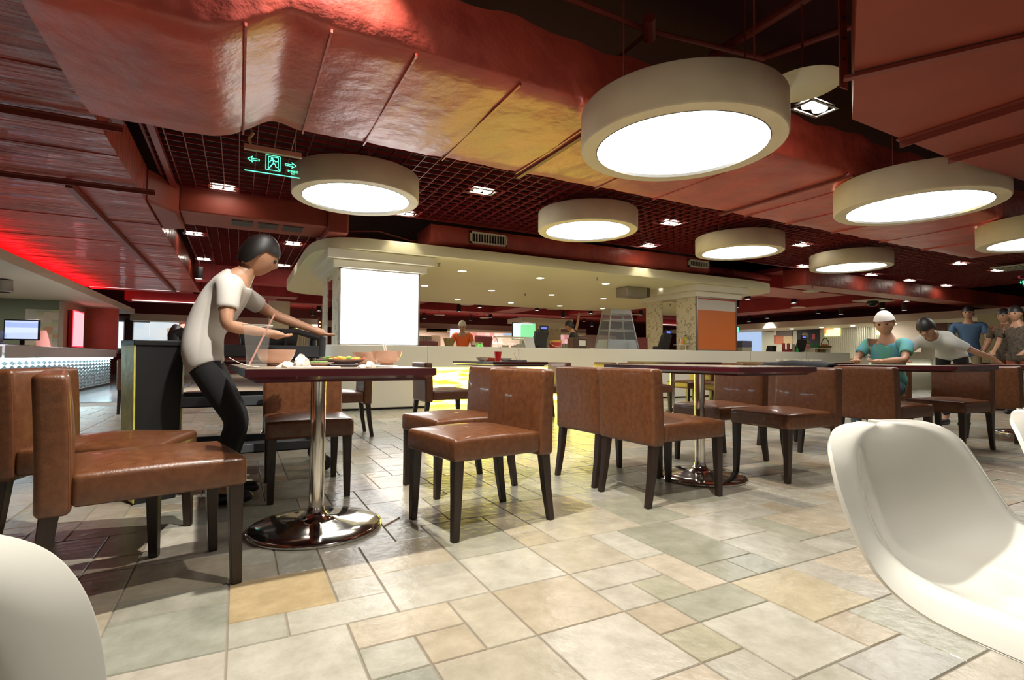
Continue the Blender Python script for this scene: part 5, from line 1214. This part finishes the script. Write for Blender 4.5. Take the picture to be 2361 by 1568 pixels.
# ================================================================ EXIT SIGNS, ROUND CEILING PLATES
grn_e=emis('exit_green',(.10,1,.50),2.6); exg=glass('exit_glass',(.10,.16,.13),.05,.08)
def text_ob(body,size,mat,parent,loc,name='lettering',rx=PI/2,extr=.0008):
    c=bpy.data.curves.new(name,'FONT'); c.body=body; c.size=size; c.extrude=extr; c.align_x='CENTER'; c.align_y='CENTER'
    t=bpy.data.objects.new(name,c); COL.objects.link(t); bpy.context.view_layer.update()
    dg=bpy.context.evaluated_depsgraph_get(); me=bpy.data.meshes.new_from_object(t.evaluated_get(dg)); bpy.data.objects.remove(t)
    me.materials.clear(); me.materials.append(mat); o=bpy.data.objects.new(name,me); COL.objects.link(o); o.parent=parent; o.location=loc; o.rotation_euler=(rx,0,0); return o
def arrow(m,x,z,s,d,w=.0025):
    pts=[(-1,0),(-.2,.55),(-.45,.16),(.9,.16),(.9,-.16),(-.45,-.16),(-.2,-.55),(-1,0)]
    pp=[(x+p[0]*s*d,0,z+p[1]*s) for p in pts]
    for a,b in zip(pp,pp[1:]): m.tube([a,b],w,5)
a=aty(562,345,4.8); b=aty(695,358,4.8); ex=empty('exit_sign',((a.x+b.x)/2,4.8,2.50),0,'hanging clear exit sign with green running man and arrows, beside the leftmost drum lamp','exit sign')
hwid=(b.x-a.x)/2
B(-hwid,hwid,-.02,.02,0,.045).build('sign_bar',M('sign_bar',(.50,.30,.22),.4,.3),ex,bevel=.004)
B(-hwid+.01,hwid-.01,-.003,.003,-.17,0).build('sign_glass',exg,ex,smooth=False)
B(-hwid+.01,hwid-.01,-.004,.004,-.174,-.169).build('lit_edge',grn_e,ex,smooth=False)
m=MB(); arrow(m,-.145,-.075,.045,1); m.build('left_arrow',grn_e,ex).location=(0,-.008,0)
m=MB(); arrow(m,.135,-.075,.045,-1); m.build('right_arrow',grn_e,ex).location=(0,-.008,0)
m=MB(); z0=-.08
for q in (((-.055,-.062),(-.055,.062),(.055,.062),(.055,-.062),(-.055,-.062)),((-.035,-.062),(-.035,.05),(.04,.05),(.04,-.04)),((.055,-.062),(.04,-.04))):
    pp=[(x,0,z0+z) for x,z in q]
    for a_,b_2 in zip(pp,pp[1:]): m.tube([a_,b_2],.0022,5)
for q in (((.0,.030),(.004,.0),(-.014,-.024),(-.030,-.048)),((.004,.0),(.020,-.014),(.020,-.030),(.036,-.032)),((.0,.026),(-.020,.018),(-.026,.002)),((.002,.026),(.020,.014),(.032,.018))):
    m.tube([(x,0,z0+z) for x,z in q],.004,6)
m.ball((-.008,0,z0+.038),.009,10,8); m.build('running_man',grn_e,ex).location=(.0,-.008,0)
text_ob('安全出口',.022,grn_e,ex,(.155,-.008,-.128)); text_ob('EXIT',.014,grn_e,ex,(.155,-.008,-.148))
for sx in (-1,1): MB().tube([(sx*(hwid-.05),0,.045),(sx*(hwid-.05)+.01,0,.5)],.004,6).build('chain',M('chain',(.45,.35,.15),.4,.6),ex)
MB().tube([(-hwid+.05,0,.045),(-hwid+.035,0,.09),(-hwid+.07,0,.15)],.012,8).build('cable',M('cable_yellow',(.5,.42,.2),.5),ex)
a=aty(486,670,9.5); e2=empty('exit_sign',(a.x,9.5,a.z-.1),R(83),'small cyan exit sign seen edge-on behind the waiter back','exit sign'); B(-.2,.2,-.006,.006,-.08,.16).build('sign_glass',emis('exit_cyan',(.1,.8,.7),1.6),e2,smooth=False); MB().tube([(0,0,.16),(0,0,3.05-a.z+.1)],.006,6).build('hanger',iron,e2)
a=aty(2356,652,5.5); e3=empty('exit_sign',(a.x+.18,5.5,a.z),0,'exit sign with red bar and green lettering at the right edge of the picture','exit sign')
B(-.32,.32,-.02,.02,.10,.16).build('sign_bar',M('sign_pink',(.6,.05,.12),.4),e3,smooth=False); B(-.32,.32,-.004,.004,-.11,.10).build('sign_glass',exg,e3,smooth=False); text_ob('← 安全出口',.11,grn_e,e3,(-.02,-.008,.0)); text_ob('EXIT',.06,grn_e,e3,(-.02,-.008,-.075)); MB().tube([(-.25,0,.16),(-.25,0,3.0-a.z)],.006,6).build('hanger',iron,e3)
e4=empty('exit_sign',(aty(1698,760,15.5).x,15.5,aty(1698,760,15.5).z),0,'tiny green exit sign at the right edge of the orange-panelled column','exit sign'); B(-.10,.14,-.01,.01,-.12,.12).build('sign_glass',emis('exit_g2',(.15,.8,.5),1.2),e4,smooth=False); MB().tube([(0,0,.12),(0,0,1.4)],.008,5).build('hanger',iron,e4)
disc=empty('ceiling_plate',(0,0,0),0,'','ceiling plate','round white hanging ceiling plates')
MB().lathe([(.001,.03),(.10,.026),(.21,.008),(.22,0),(.20,-.012),(.001,-.016)],(0,0,0),36,cap=False).build('plate_disc',M('plate_white',(.62,.58,.42),.35),disc); MB().tube([(0,0,.02),(0,0,.5)],.008,6).build('hanging_rod',iron,disc)
freeze(disc); first=True
for px,py,z,sc_2,lb in ((1013,726,2.5,1,'leftmost, over the cook in orange'),(1117,733,2.5,.95,'right of the cook in orange'),(1077,702,2.45,1,'touching the canopy back edge'),(1275,713,2.5,1,'above the small far column'),(1467,725,2.5,1,'left of the orange-panelled column'),(1873,671,2.5,1,'under the farthest drum lamp'),(1840,709,2.5,1,'among the black spotlights at right'),(1851,196,2.72,1.15,'big one behind the upper right of the biggest drum lamp')):
    p=at(px,py,z); lb='round white ceiling plate, '+lb
    if first: disc.location=p; disc['label']=lb; first=False
    else: dup(disc,p,0,lb,scale=(sc_2,)*3)
cd=empty('camera_dome',at(2012,702,2.5),0,'dark camera dome under a square white plate at the far right','camera dome'); B(-.45,.55,-.35,.35,.10,.13).build('mount_plate',white,cd,smooth=False); MB().ball((0,0,.06),.16,18,10,(1,1,.8)).build('dome',M('dome_dark',(.02,.03,.04),.08),cd); B(-.4,.5,-.3,.3,.13,.55).build('duct_box',redbeam,cd,smooth=False)
grv=empty('ceiling_vent',at(2340,618,2.9),0,'square white ceiling vent at the upper right edge','ceiling vent'); B(-.4,.4,-.3,.3,0,.02).build('vent_frame',white,grv,smooth=False)
m=MB()
for k in range(8): m.box(-.36,.36,-.27+.07*k,-.25+.07*k,-.01,0)
m.build('louvre',M('louvre',(.3,.28,.2),.5),grv,smooth=False)

dup(ts,(.45,2.72,3.25),0,'twin spotlight by the side of the golden duct, over the top of the picture')
lamp('spot_beam','SPOT',(.45,2.72,3.22),130,(1,.92,.85),(.42,2.95,2.4),.03,100,.6)
